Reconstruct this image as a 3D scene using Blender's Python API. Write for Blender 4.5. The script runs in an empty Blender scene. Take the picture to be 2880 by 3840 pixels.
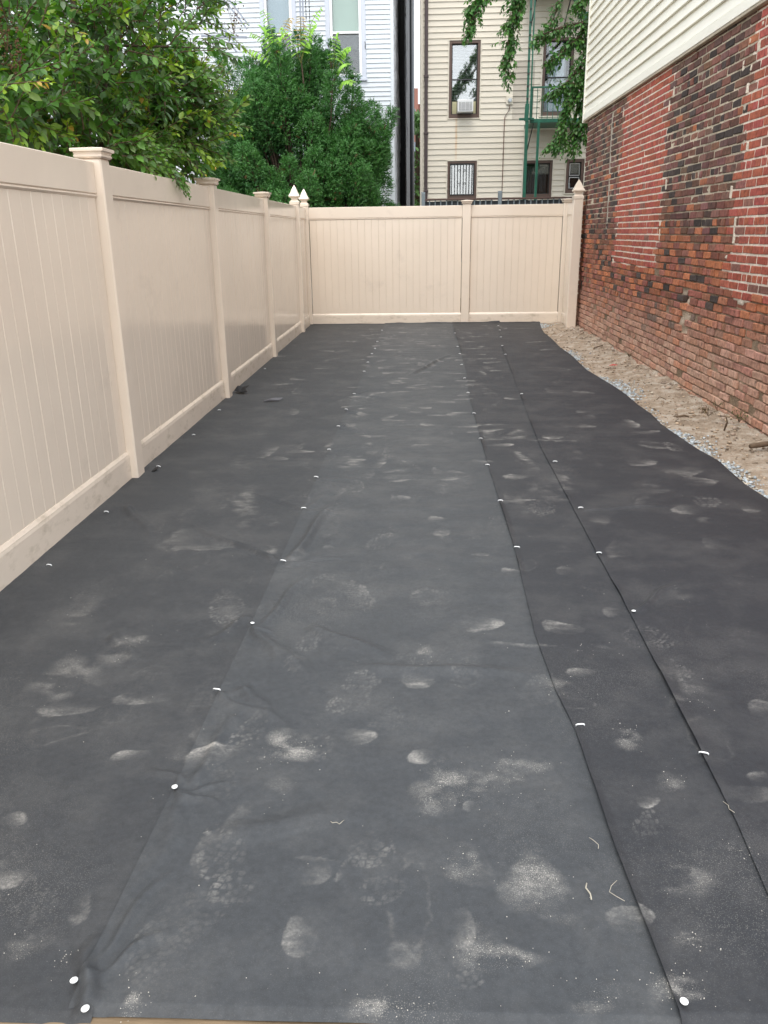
import bpy, math, random
import numpy as np
from mathutils import Vector, Matrix

random.seed(7)
R = np.random.default_rng(11)
SC = bpy.context.scene
COL = SC.collection

# ------------------------------------------------------------------ camera, light, exposure
PITCH, YAW, ROLL, HCAM = 0.3345, -0.0450, -0.0142, 1.358
cam_d = bpy.data.cameras.new('camera')
cam = bpy.data.objects.new('camera', cam_d)
COL.objects.link(cam)
cy, sy, cp, sp = math.cos(YAW), math.sin(YAW), math.cos(PITCH), math.sin(PITCH)
fw = Vector((sy*cp, cy*cp, -sp))
r0 = Vector((cy, -sy, 0))
u0 = r0.cross(fw)
r1 = r0*math.cos(ROLL) + u0*math.sin(ROLL)
u1 = u0*math.cos(ROLL) - r0*math.sin(ROLL)
cam.matrix_world = Matrix(((r1.x, u1.x, -fw.x, 0), (r1.y, u1.y, -fw.y, 0), (r1.z, u1.z, -fw.z, HCAM), (0, 0, 0, 1)))
cam_d.sensor_fit = 'VERTICAL'
cam_d.sensor_height = 36.0
cam_d.lens = 36.0*3013.06/3840
cam_d.clip_start = 0.05
cam_d.clip_end = 1000
SC.camera = cam
CAMLOC = np.array([0, 0, HCAM])

SUN_EL, SUN_AZ = math.radians(62), math.radians(184)      # azimuth clockwise from +y
world = bpy.data.worlds.new('World')
SC.world = world
world.use_nodes = True
wn, wl = world.node_tree.nodes, world.node_tree.links
bg = wn['Background']
sky = wn.new('ShaderNodeTexSky')
sky.sky_type = 'NISHITA'
sky.sun_disc = False
sky.sun_elevation = SUN_EL
sky.sun_rotation = SUN_AZ
sky.dust_density = 4.0
cloud = wn.new('ShaderNodeMixRGB')                        # thin even overcast over the blue
cloud.inputs[0].default_value = 0.72
cloud.inputs[2].default_value = (9.6, 9.9, 10.2, 1)
wl.new(sky.outputs[0], cloud.inputs[1])
wl.new(cloud.outputs[0], bg.inputs[0])
bg.inputs[1].default_value = 0.15
sun_d = bpy.data.lights.new('sun', 'SUN')
sun_d.energy = 0.8
sun_d.angle = math.radians(25)
sun_d.color = (1, 0.95, 0.88)
sun = bpy.data.objects.new('sun', sun_d)
COL.objects.link(sun)
sdir = Vector((math.sin(SUN_AZ)*math.cos(SUN_EL), math.cos(SUN_AZ)*math.cos(SUN_EL), math.sin(SUN_EL)))
sun.rotation_euler = sdir.to_track_quat('Z', 'Y').to_euler()
SC.render.engine = 'CYCLES'
SC.view_settings.view_transform = 'Standard'
SC.view_settings.look = 'None'
SC.view_settings.gamma = 1
SC.view_settings.exposure = 0.82

# ------------------------------------------------------------------ helpers: materials
def s2l(c):
    return tuple(((v/255)/12.92 if v/255 <= .04045 else ((v/255+.055)/1.055)**2.4) for v in c)

def mat(name, color, rough=.6, spec=.4, var=None, bump=None, src=None, metal=0.0, dirt=None, streak=None):
    """src: None | ('attr', name) | 'object' ; var: (scale, amount) ; bump: (scale, strength, dist) ; dirt: (color, scale, lo, hi)"""
    m = bpy.data.materials.new(name)
    m.use_nodes = True
    n, l = m.node_tree.nodes, m.node_tree.links
    b = n['Principled BSDF']
    b.inputs['Roughness'].default_value = rough
    b.inputs['Specular IOR Level'].default_value = spec
    b.inputs['Metallic'].default_value = metal
    if src == 'object':
        o = n.new('ShaderNodeObjectInfo'); c = o.outputs['Color']
    elif src:
        a = n.new('ShaderNodeAttribute'); a.attribute_name = src[1]; c = a.outputs['Color']
    else:
        rgb = n.new('ShaderNodeRGB'); rgb.outputs[0].default_value = (*color, 1); c = rgb.outputs[0]
    geo = n.new('ShaderNodeNewGeometry')
    if var:
        t = n.new('ShaderNodeTexNoise'); t.inputs['Scale'].default_value = var[0]
        t.inputs['Detail'].default_value = 6; t.inputs['Roughness'].default_value = .65
        mp = n.new('ShaderNodeMapping'); l.new(geo.outputs['Position'], mp.inputs[0])
        if len(var) > 2: mp.inputs['Scale'].default_value = var[2]
        l.new(mp.outputs[0], t.inputs[0])
        r = n.new('ShaderNodeMapRange'); r.inputs[1].default_value = .25; r.inputs[2].default_value = .75
        r.inputs[3].default_value = 1-var[1]; r.inputs[4].default_value = 1+var[1]
        l.new(t.outputs[0], r.inputs[0])
        mx = n.new('ShaderNodeMixRGB'); mx.blend_type = 'MULTIPLY'; mx.inputs[0].default_value = 1
        l.new(c, mx.inputs[1]); l.new(r.outputs[0], mx.inputs[2]); c = mx.outputs[0]
    if dirt:
        t = n.new('ShaderNodeTexNoise'); t.inputs['Scale'].default_value = dirt[1]
        t.inputs['Detail'].default_value = 8; t.inputs['Roughness'].default_value = .7
        mp = n.new('ShaderNodeMapping'); l.new(geo.outputs['Position'], mp.inputs[0])
        if len(dirt) > 4: mp.inputs['Scale'].default_value = dirt[4]
        l.new(mp.outputs[0], t.inputs[0])
        r = n.new('ShaderNodeMapRange'); r.inputs[1].default_value = dirt[2]; r.inputs[2].default_value = dirt[3]
        l.new(t.outputs[0], r.inputs[0])
        mx = n.new('ShaderNodeMixRGB'); l.new(r.outputs[0], mx.inputs[0]); l.new(c, mx.inputs[1])
        mx.inputs[2].default_value = (*dirt[0], 1); c = mx.outputs[0]
    l.new(c, b.inputs['Base Color'])
    if bump:
        t = n.new('ShaderNodeTexNoise'); t.inputs['Scale'].default_value = bump[0]; t.inputs['Detail'].default_value = 5
        mp = n.new('ShaderNodeMapping'); l.new(geo.outputs['Position'], mp.inputs[0])
        if len(bump) > 3: mp.inputs['Scale'].default_value = bump[3]
        l.new(mp.outputs[0], t.inputs[0])
        bp = n.new('ShaderNodeBump'); bp.inputs['Strength'].default_value = bump[1]; bp.inputs['Distance'].default_value = bump[2]
        l.new(t.outputs[0], bp.inputs['Height']); l.new(bp.outputs[0], b.inputs['Normal'])
    return m

def leaf_mat(name, src, rough=.42, trans=.3):
    m = mat(name, (0, 0, 0), rough, .45, src=src)
    n, l = m.node_tree.nodes, m.node_tree.links
    b = n['Principled BSDF']; out = n['Material Output']
    c = b.inputs['Base Color'].links[0].from_socket
    tr = n.new('ShaderNodeBsdfTranslucent')
    hs = n.new('ShaderNodeHueSaturation'); hs.inputs['Saturation'].default_value = 1.15; hs.inputs['Value'].default_value = 1.3
    l.new(c, hs.inputs['Color']); l.new(hs.outputs[0], tr.inputs[0])
    mx = n.new('ShaderNodeMixShader'); mx.inputs[0].default_value = trans
    l.new(b.outputs[0], mx.inputs[1]); l.new(tr.outputs[0], mx.inputs[2]); l.new(mx.outputs[0], out.inputs[0])
    return m

def glass_mat(name, tint=(.9, .93, .93), refl=.25):
    m = bpy.data.materials.new(name); m.use_nodes = True
    n, l = m.node_tree.nodes, m.node_tree.links
    n.remove(n['Principled BSDF'])
    t = n.new('ShaderNodeBsdfTransparent'); t.inputs[0].default_value = (*tint, 1)
    g = n.new('ShaderNodeBsdfGlossy'); g.inputs['Roughness'].default_value = .03
    mx = n.new('ShaderNodeMixShader'); mx.inputs[0].default_value = refl
    l.new(t.outputs[0], mx.inputs[1]); l.new(g.outputs[0], mx.inputs[2]); l.new(mx.outputs[0], n['Material Output'].inputs[0])
    return m

# ------------------------------------------------------------------ helpers: meshes
CORN = [(a, b, c) for a in (-1, 1) for b in (-1, 1) for c in (-1, 1)]
CI = {c: i for i, c in enumerate(CORN)}
def _chamfer_faces():
    F = []
    for a in range(3):
        o = [i for i in range(3) if i != a]
        for s in (-1, 1):
            q = []
            for p, r in ((-1, -1), (1, -1), (1, 1), (-1, 1)):
                c = [0, 0, 0]; c[a] = s; c[o[0]] = p; c[o[1]] = r
                q.append(CI[tuple(c)]*3+a)
            F.append(q)
    for e in range(3):
        a, b = [i for i in range(3) if i != e]
        for p in (-1, 1):
            for r in (-1, 1):
                c1 = [0, 0, 0]; c1[a] = p; c1[b] = r; c1[e] = -1
                c2 = list(c1); c2[e] = 1
                i1, i2 = CI[tuple(c1)], CI[tuple(c2)]
                F.append([i1*3+a, i1*3+b, i2*3+b, i2*3+a])
    for i in range(8):
        F.append([i*3, i*3+1, i*3+2])
    V = np.array([[c[k]*(1 if k == a else .8) for k in range(3)] for c in CORN for a in range(3)], float)
    G = []
    for f in F:
        p = V[f]; nn = np.cross(p[1]-p[0], p[2]-p[0])
        G.append(f if nn @ p.mean(0) > 0 else f[::-1])
    return G
CHF = _chamfer_faces()
CARR = np.array(CORN, float)
BOXF = [(0, 1, 3, 2), (4, 6, 7, 5), (0, 4, 5, 1), (2, 3, 7, 6), (0, 2, 6, 4), (1, 5, 7, 3)]

def chamfer_verts(h, b):
    h = np.array(h, float); V = np.zeros((24, 3))
    for i in range(8):
        for a in range(3):
            v = CARR[i]*(h-b); v[a] = CARR[i][a]*h[a]; V[i*3+a] = v
    return V

class MB:
    def __init__(s): s.V = []; s.F = []; s.n = 0; s.C = []
    def add(s, V, F, c=None):
        V = np.asarray(V, float); s.V.append(V)
        s.F += [tuple(int(i)+s.n for i in f) for f in F]
        if c is not None: s.C.append(np.tile(np.array([*c, 1.0]), (len(V), 1)))
        s.n += len(V); return s
    def box(s, x0, x1, y0, y1, z0, z1, b=0.0, c=None):
        h = np.array([(x1-x0)/2, (y1-y0)/2, (z1-z0)/2]); m = np.array([(x0+x1)/2, (y0+y1)/2, (z0+z1)/2])
        if b > 0: return s.add(chamfer_verts(h, min(b, h.min()*.9))+m, CHF, c)
        return s.add(CARR*h+m, BOXF, c)
    def bar(s, p, q, w, t=None, c=None):
        """square bar from p to q"""
        p, q = np.array(p, float), np.array(q, float); t = t or w
        d = q-p; L = np.linalg.norm(d); d /= L
        a = np.array([0, 1, 0]) if abs(d[1]) < .9 else np.array([1, 0, 0])
        u = np.cross(d, a); u /= np.linalg.norm(u); v = np.cross(d, u)
        V = np.array([p+u*w/2*i+v*t/2*j+d*L*k for k in (0, 1) for i, j in ((-1, -1), (1, -1), (1, 1), (-1, 1))])
        return s.add(V, [(0, 1, 2, 3), (7, 6, 5, 4), (0, 4, 5, 1), (1, 5, 6, 2), (2, 6, 7, 3), (3, 7, 4, 0)], c)
    def tube(s, pts, rad, k=6, c=None):
        pts = np.array(pts, float); n = len(pts)
        rad = np.broadcast_to(np.array(rad, float), (n,)) if np.ndim(rad) else np.full(n, rad)
        V = []
        for i in range(n):
            d = pts[min(i+1, n-1)]-pts[max(i-1, 0)]; d /= (np.linalg.norm(d)+1e-9)
            a = np.array([0, 0, 1.]) if abs(d[2]) < .9 else np.array([1., 0, 0])
            u = np.cross(d, a); u /= np.linalg.norm(u); v = np.cross(d, u)
            for j in range(k):
                th = 2*math.pi*j/k; V.append(pts[i]+rad[i]*(math.cos(th)*u+math.sin(th)*v))
        F = [(i*k+j, i*k+(j+1) % k, (i+1)*k+(j+1) % k, (i+1)*k+j) for i in range(n-1) for j in range(k)]
        F += [tuple(range(k))[::-1], tuple((n-1)*k+j for j in range(k))]
        return s.add(V, F, c)
    def loft(s, cx, cy, prof, k=4, rot=math.pi/4, c=None):
        """prof: (z, half width) ; k-gon sections"""
        V = []
        f = 1/math.cos(math.pi/k)
        for z, h in prof:
            for j in range(k):
                th = rot+2*math.pi*j/k; V.append((cx+h*f*math.cos(th), cy+h*f*math.sin(th), z))
        n = len(prof)
        F = [(i*k+j, i*k+(j+1) % k, (i+1)*k+(j+1) % k, (i+1)*k+j) for i in range(n-1) for j in range(k)]
        F += [tuple(range(k))[::-1], tuple((n-1)*k+j for j in range(k))]
        return s.add(V, F, c)
    def mesh(s, name, m, smooth=False):
        me = bpy.data.meshes.new(name)
        V = np.concatenate(s.V) if s.V else np.zeros((0, 3))
        me.from_pydata(V.tolist(), [], s.F)
        if s.C:
            a = me.color_attributes.new('tint', 'FLOAT_COLOR', 'POINT'); a.data.foreach_set('color', np.concatenate(s.C).ravel())
        me.materials.append(m)
        if smooth: me.polygons.foreach_set('use_smooth', [True]*len(me.polygons))
        me.update(); return me
    def build(s, name, m, parent=None, smooth=False, **kw):
        return link(name, s.mesh(name, m, smooth), parent, **kw)

def fast_mesh(name, V, F, m, attrs=None, smooth=False):
    """F: (N,3) or (N,4) int array ; attrs: name -> (n,) float or (n,3) colour per vertex"""
    me = bpy.data.meshes.new(name); k = F.shape[1]
    me.vertices.add(len(V)); me.vertices.foreach_set('co', np.asarray(V, np.float32).ravel())
    me.loops.add(F.size); me.loops.foreach_set('vertex_index', F.astype(np.int32).ravel())
    me.polygons.add(len(F)); me.polygons.foreach_set('loop_start', np.arange(0, F.size, k, dtype=np.int32))
    if smooth: me.polygons.foreach_set('use_smooth', np.ones(len(F), bool))
    for an, av in (attrs or {}).items():
        if av.ndim == 1:
            a = me.attributes.new(an, 'FLOAT', 'POINT'); a.data.foreach_set('value', av.astype(np.float32))
        else:
            a = me.color_attributes.new(an, 'FLOAT_COLOR', 'POINT')
            a.data.foreach_set('color', np.concatenate([av, np.ones((len(av), 1))], 1).astype(np.float32).ravel())
    me.materials.append(m); me.update(calc_edges=True); return me

def link(name, data, parent=None, loc=None, label=None, cat=None, group=None, kind=None, color=None):
    o = bpy.data.objects.new(name, data); COL.objects.link(o)
    if parent is not None: o.parent = parent
    if loc is not None: o.location = loc
    if label: o['label'] = label
    if cat: o['category'] = cat
    if group: o['group'] = group
    if kind: o['kind'] = kind
    if color is not None: o.color = (*color, 1)
    return o

def thing(name, label, cat, loc=(0, 0, 0), group=None):
    return link(name, None, None, loc, label, cat, group)

def snoise(x, y, seed, octaves=4, freq=1.0):
    """cheap smooth value noise on arrays, range about -1..1"""
    g = np.random.default_rng(seed); out = np.zeros(np.broadcast(x, y).shape); amp = 1; tot = 0
    for o in range(octaves):
        T = g.uniform(-1, 1, (64, 64)); fx, fy = x*freq, y*freq
        ix, iy = np.floor(fx).astype(int), np.floor(fy).astype(int); tx, ty = fx-ix, fy-iy
        tx, ty = tx*tx*(3-2*tx), ty*ty*(3-2*ty)
        a = T[ix % 64, iy % 64]; b = T[(ix+1) % 64, iy % 64]; c = T[ix % 64, (iy+1) % 64]; d = T[(ix+1) % 64, (iy+1) % 64]
        out = out+amp*((a*(1-tx)+b*tx)*(1-ty)+(c*(1-tx)+d*tx)*ty); tot += amp; amp *= .5; freq *= 2.03
    return out/tot

def grid_faces(nu, nv):
    i = np.arange(nu-1)[:, None]*nv+np.arange(nv-1)[None, :]; i = i.ravel()
    return np.stack([i, i+nv, i+nv+1, i+1], 1)

# ------------------------------------------------------------------ materials
M = {}
M['vinyl'] = mat('tan_vinyl', (.745, .64, .525), .15, .5, var=(1.3, .04), bump=(1.7, .10, .05), dirt=((.60, .51, .42), 2.2, .58, .85))
M['vinyl_low'] = mat('tan_vinyl_splashed', (.72, .62, .51), .24, .5, var=(3, .06), bump=(2.5, .1, .03), dirt=((.40, .33, .24), 6, .52, .82, (1, 1, 2.2)))
M['old_brick_o'] = mat('brick', (0, 0, 0), .85, .25, var=(27, .48), bump=(120, .5, .004), src='object', dirt=((.018, .014, .013), 21, .57, .74, (1, 1, .5)))
M['old_brick_a'] = mat('brick_field', (0, 0, 0), .85, .25, var=(27, .48), bump=(120, .5, .004), src=('attr', 'tint'), dirt=((.018, .014, .013), 21, .57, .74, (1, 1, .5)))
M['mortar'] = mat('mortar', (0, 0, 0), .95, .1, var=(40, .3), bump=(70, .9, .012), src=('attr', 'tint'))
M['cream_siding'] = mat('cream_siding', (.68, .63, .53), .45, .35, var=(.8, .04))
M['ivory_siding'] = mat('ivory_siding', (.87, .84, .73), .42, .35, var=(1.2, .04), dirt=((.50, .44, .33), 3.5, .62, .9, (1, .4, 6)))
M['grime'] = mat('ivory_trim_underside', (.42, .36, .27), .7, .2, var=(6, .3))
M['white_siding'] = mat('white_siding', (.66, .705, .745), .45, .35, var=(.9, .03))
M['white_trim'] = mat('white_frame', (.83, .84, .85), .4, .4, var=(2, .03))
M['lilac_trim'] = mat('lilac_casing', (.56, .60, .68), .45, .4, var=(2, .04))
M['brown_trim'] = mat('brown_frame', (.115, .075, .06), .5, .4, var=(4, .15))
M['downpipe'] = mat('brown_downpipe', (.052, .032, .032), .4, .5, var=(3, .15))
M['dark'] = mat('dark_room', (.012, .013, .015), .8, .2)
M['black_wall'] = mat('tar_wall', (.016, .017, .019), .6, .3, var=(3, .4), bump=(8, .6, .03))
M['shingle'] = mat('grey_shingle', (.34, .35, .37), .9, .1, src=('attr', 'tint'), var=(12, .25))
M['green_iron'] = mat('green_iron', (.012, .10, .062), .42, .5, var=(9, .3))
M['dark_iron'] = mat('dark_iron', (.025, .028, .028), .5, .5, var=(9, .3))
M['grey_iron'] = mat('grey_iron', (.30, .33, .40), .45, .5, var=(5, .12))
M['rail_grey'] = mat('grey_rail_wood', (.21, .25, .27), .7, .3, var=(9, .2, (1, 1, .2)))
M['rail_dark'] = mat('dark_rail_board', (.055, .065, .072), .7, .3, var=(6, .3))
M['rail_cap'] = mat('brown_rail_cap', (.10, .062, .052), .6, .3, var=(8, .25, (.2, 1, 1)))
M['blind'] = mat('pale_blind', (.62, .66, .62), .6, .3, var=(2, .08))
M['curtain_white'] = mat('white_curtain', (.62, .68, .76), .8, .2, var=(5, .1))
M['curtain_grey'] = mat('grey_curtain', (.085, .09, .095), .85, .2, var=(12, .25, (1, 1, .1)))
M['shade_green'] = mat('green_roller_shade', (.40, .52, .43), .7, .2, var=(1.5, .05))
M['shade_blue'] = mat('blue_roller_shade', (.36, .45, .52), .7, .2, var=(1.5, .08))
M['glass'] = glass_mat('window_glass', refl=.30)
M['glass_low'] = glass_mat('window_glass_clear', refl=.10)
M['ac_white'] = mat('ac_plastic', (.72, .73, .73), .45, .4, var=(4, .06))
M['ac_dark'] = mat('ac_recess', (.08, .085, .09), .6, .3)
M['ac_panel'] = mat('yellowed_panel', (.46, .44, .27), .5, .3, var=(5, .2))
M['conduit'] = mat('rusty_conduit', (.13, .065, .045), .6, .4, var=(8, .3))
M['meter'] = mat('grey_meter', (.48, .52, .55), .3, .5)
M['staple'] = mat('white_staple', (.86, .88, .88), .3, .5)
M['gravel'] = mat('pale_gravel', (0, 0, 0), .85, .25, src=('attr', 'tint'), var=(60, .2))
M['timber'] = mat('weathered_timber', (.24, .175, .11), .85, .2, var=(22, .45, (.12, 1, 1)), bump=(60, .6, .006, (.1, 1, 1)))
M['bark'] = mat('bark', (.085, .062, .045), .9, .15, var=(20, .4), bump=(40, .7, .01))
M['twig'] = mat('twig_bark', (.13, .09, .06), .85, .2, var=(30, .3))
M['leaf_a'] = leaf_mat('leaf_crown', ('attr', 'tint'))
M['leaf_o'] = leaf_mat('leaf', 'object')
M['needle'] = leaf_mat('yew_needles', ('attr', 'tint'), .5, .18)
M['seed'] = mat('brown_seed', (.16, .085, .045), .7, .3, var=(90, .3))
M['scrap_black'] = mat('black_scrap', (.018, .018, .019), .7, .3)
M['scrap_grey'] = mat('grey_scrap', (.10, .10, .11), .7, .3)
M['scrap_red'] = mat('red_scrap', (.42, .07, .06), .6, .3)
M['fibre'] = mat('straw_fibre', (.40, .37, .30), .7, .2)
M['far_brick'] = mat('far_brick', (.30, .15, .12), .9, .1, var=(.5, .1))
M['far_glass'] = mat('far_window', (.25, .30, .36), .2, .5)
M['roof'] = mat('roof_felt', (.06, .06, .065), .9, .1, var=(1, .2))
M['bottle'] = mat('pale_bottle', (.45, .52, .58), .2, .5)

def soil_mat():
    m = mat('soil', (.34, .27, .20), .95, .08, var=(7, .36), bump=(48, 1.0, .022), dirt=((.46, .42, .36), 7, .47, .70))
    return m
M['soil'] = soil_mat()
M['earth'] = mat('yard_earth', (.20, .155, .105), .95, .1, var=(2, .3), bump=(20, .6, .03))

def cream_rust(m):
    """rust run below the air conditioner, on the siding"""
    n, l = m.node_tree.nodes, m.node_tree.links
    b = n['Principled BSDF']; c = b.inputs['Base Color'].links[0].from_socket
    g = n.new('ShaderNodeNewGeometry'); s = n.new('ShaderNodeSeparateXYZ'); l.new(g.outputs['Position'], s.inputs[0])
    def band(sock, a0, a1, b0, b1):
        r = n.new('ShaderNodeMapRange'); r.inputs[1].default_value = a0; r.inputs[2].default_value = a1; l.new(sock, r.inputs[0])
        q = n.new('ShaderNodeMapRange'); q.inputs[1].default_value = b0; q.inputs[2].default_value = b1; q.inputs[3].default_value = 1; q.inputs[4].default_value = 0; l.new(sock, q.inputs[0])
        k = n.new('ShaderNodeMath'); k.operation = 'MULTIPLY'; l.new(r.outputs[0], k.inputs[0]); l.new(q.outputs[0], k.inputs[1]); return k.outputs[0]
    k = n.new('ShaderNodeMath'); k.operation = 'MULTIPLY'
    l.new(band(s.outputs[0], .735, .765, .77, .80), k.inputs[0]); l.new(band(s.outputs[2], 2.6, 3.0, 3.3, 3.9), k.inputs[1])
    t = n.new('ShaderNodeTexNoise'); t.inputs['Scale'].default_value = 9; l.new(g.outputs['Position'], t.inputs[0])
    k2 = n.new('ShaderNodeMath'); k2.operation = 'MULTIPLY'; l.new(k.outputs[0], k2.inputs[0]); l.new(t.outputs[0], k2.inputs[1])
    mx = n.new('ShaderNodeMixRGB'); l.new(k2.outputs[0], mx.inputs[0]); l.new(c, mx.inputs[1]); mx.inputs[2].default_value = (.55, .30, .07, 1)
    l.new(mx.outputs[0], b.inputs['Base Color'])
cream_rust(M['cream_siding'])
M['cream_stained'] = mat('stained_siding', (.50, .455, .385), .7, .2, var=(3, .12), dirt=((.36, .32, .27), 5, .55, .8, (1, 1, 3)))

def fabric_mat(name, base):
    m = bpy.data.materials.new(name); m.use_nodes = True
    n, l = m.node_tree.nodes, m.node_tree.links
    b = n['Principled BSDF']; b.inputs['Roughness'].default_value = .62; b.inputs['Specular IOR Level'].default_value = .32
    g = n.new('ShaderNodeNewGeometry')
    def noise(scale, detail, rough, sc=None):
        t = n.new('ShaderNodeTexNoise'); t.inputs['Scale'].default_value = scale; t.inputs['Detail'].default_value = detail; t.inputs['Roughness'].default_value = rough
        mp = n.new('ShaderNodeMapping'); l.new(g.outputs['Position'], mp.inputs[0]); l.new(mp.outputs[0], t.inputs[0])
        if sc: mp.inputs['Scale'].default_value = sc
        return t.outputs[0]
    def rng(s, a, c, d=0, e=1):
        r = n.new('ShaderNodeMapRange'); r.inputs[1].default_value = a; r.inputs[2].default_value = c; r.inputs[3].default_value = d; r.inputs[4].default_value = e
        l.new(s, r.inputs[0]); return r.outputs[0]
    def op(o, a, c):
        k = n.new('ShaderNodeMath'); k.operation = o
        for i, v in enumerate((a, c)):
            if isinstance(v, (int, float)): k.inputs[i].default_value = v
            else: l.new(v, k.inputs[i])
        return k.outputs[0]
    at = n.new('ShaderNodeAttribute'); at.attribute_name = 'dust'
    gr = n.new('ShaderNodeAttribute'); gr.attribute_name = 'grit'
    fine = noise(140, 4, .7); mid = noise(16, 6, .7)
    d1 = op('MULTIPLY', at.outputs['Fac'], rng(fine, .33, .67, .38, 1.32))
    d1 = op('MULTIPLY', d1, rng(noise(22, 7, .72, (.55, 1, 1)), .34, .62, .22, 1.2))
    film = op('MULTIPLY', rng(noise(3.2, 7, .68), .46, .75, 0, .085), rng(fine, .3, .7, .5, 1.4))
    g1 = op('MULTIPLY', rng(noise(420, 2, .5), .585, .64), rng(gr.outputs['Fac'], 0, .8, 0, .95))
    tot = op('ADD', op('MULTIPLY', d1, .72), film)
    c = n.new('ShaderNodeRGB'); c.outputs[0].default_value = (*base, 1)
    v = n.new('ShaderNodeMixRGB'); v.blend_type = 'MULTIPLY'; v.inputs[0].default_value = 1
    l.new(c.outputs[0], v.inputs[1]); l.new(rng(noise(60, 3, .6), .3, .7, .86, 1.14), v.inputs[2])
    mx = n.new('ShaderNodeMixRGB'); l.new(tot, mx.inputs[0]); l.new(v.outputs[0], mx.inputs[1]); mx.inputs[2].default_value = (.385, .37, .34, 1)
    mg = n.new('ShaderNodeMixRGB'); l.new(g1, mg.inputs[0]); l.new(mx.outputs[0], mg.inputs[1]); mg.inputs[2].default_value = (.68, .65, .58, 1)
    l.new(mg.outputs[0], b.inputs['Base Color'])
    w = n.new('ShaderNodeTexWave'); w.inputs['Scale'].default_value = 190; w.inputs['Distortion'].default_value = .6
    mp = n.new('ShaderNodeMapping'); mp.inputs['Rotation'].default_value = (0, 0, .7); l.new(g.outputs['Position'], mp.inputs[0]); l.new(mp.outputs[0], w.inputs[0])
    bp = n.new('ShaderNodeBump'); bp.inputs['Strength'].default_value = .25; bp.inputs['Distance'].default_value = .002
    l.new(op('ADD', w.outputs['Fac'], op('MULTIPLY', fine, .8)), bp.inputs['Height']); l.new(bp.outputs[0], b.inputs['Normal'])
    return m

# ------------------------------------------------------------------ ground and soil
def ground():
    mb = MB(); s = 260
    mb.add([(-s, -s, 0), (s, -s, 0), (s, s, 0), (-s, s, 0)], [(0, 1, 2, 3)])
    mb.build('ground', M['earth'], None, loc=(0, 0, -.06), kind='structure')
    # soil bed of the yard, rising towards the brick wall
    xs = np.concatenate([np.linspace(-2.0, 1.5, 15), np.arange(1.53, 2.60, .018)]); ys = np.arange(-1.0, 13.4, .03)
    X, Y = np.meshgrid(xs, ys, indexing='ij')
    up = np.clip((X-1.72)/.6, 0, 1.2)
    Z = -.022+.052*up**1.2+up.clip(0, 1)*(snoise(X, Y, 5, 4, 3.0)*.022+snoise(X, Y, 6, 4, 13.0)*.014)+.03*np.clip((X-2.15)/.18, 0, 1)*snoise(X*0, Y, 8, 3, 5)
    V = np.stack([X, Y, Z], -1).reshape(-1, 3)
    link('soil', fast_mesh('soil', V, grid_faces(len(xs), len(ys)), M['soil'], smooth=True), kind='structure')
    return lambda x, y: -.022+.052*np.clip((x-1.72)/.6, 0, 1.2)**1.2
soil_z = ground()

# ------------------------------------------------------------------ landscape fabric
def interp(pts):
    p = np.array(sorted(pts)); return lambda y: np.interp(y, p[:, 0], p[:, 1])
LEFT_SEAM = interp([(.9, -.655), (1.7, -.632), (2.6, -.615), (3.9, -.596), (5.7, -.587), (7, -.566), (9, -.552), (11.9, -.53), (13, -.52)])
MID_SEAM = interp([(.9, .48), (1.12, .472), (1.51, .452), (1.98, .447), (2.19, .425), (2.54, .412), (3.36, .432), (3.9, .428), (4.63, .425), (5.41, .428), (7, .44), (8.18, .487), (10.05, .508), (11.7, .512), (13, .53)])
RIGHT_SEAM = interp([(.9, .72), (1.37, .742), (1.59, .758), (2.2, .77), (2.7, .782), (3.3, .783), (4, .79), (5.2, .80), (6.9, .88), (8.6, .96), (10, 1.02), (12.2, 1.19), (13, 1.22)])
RIGHT_EDGE = interp([(.9, 1.86), (2, 1.85), (3.2, 1.86), (4.09, 1.842), (4.35, 1.82), (4.57, 1.83), (4.85, 1.845), (5.11, 1.812), (5.4, 1.796), (5.84, 1.777), (6.2, 1.80), (6.56, 1.786), (7.0, 1.80), (7.4, 1.783), (7.8, 1.75), (8.3, 1.718), (8.83, 1.736), (9.4, 1.75), (10, 1.729), (10.8, 1.76), (11.5, 1.756), (12.1, 1.80), (12.8, 1.886)])

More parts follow.
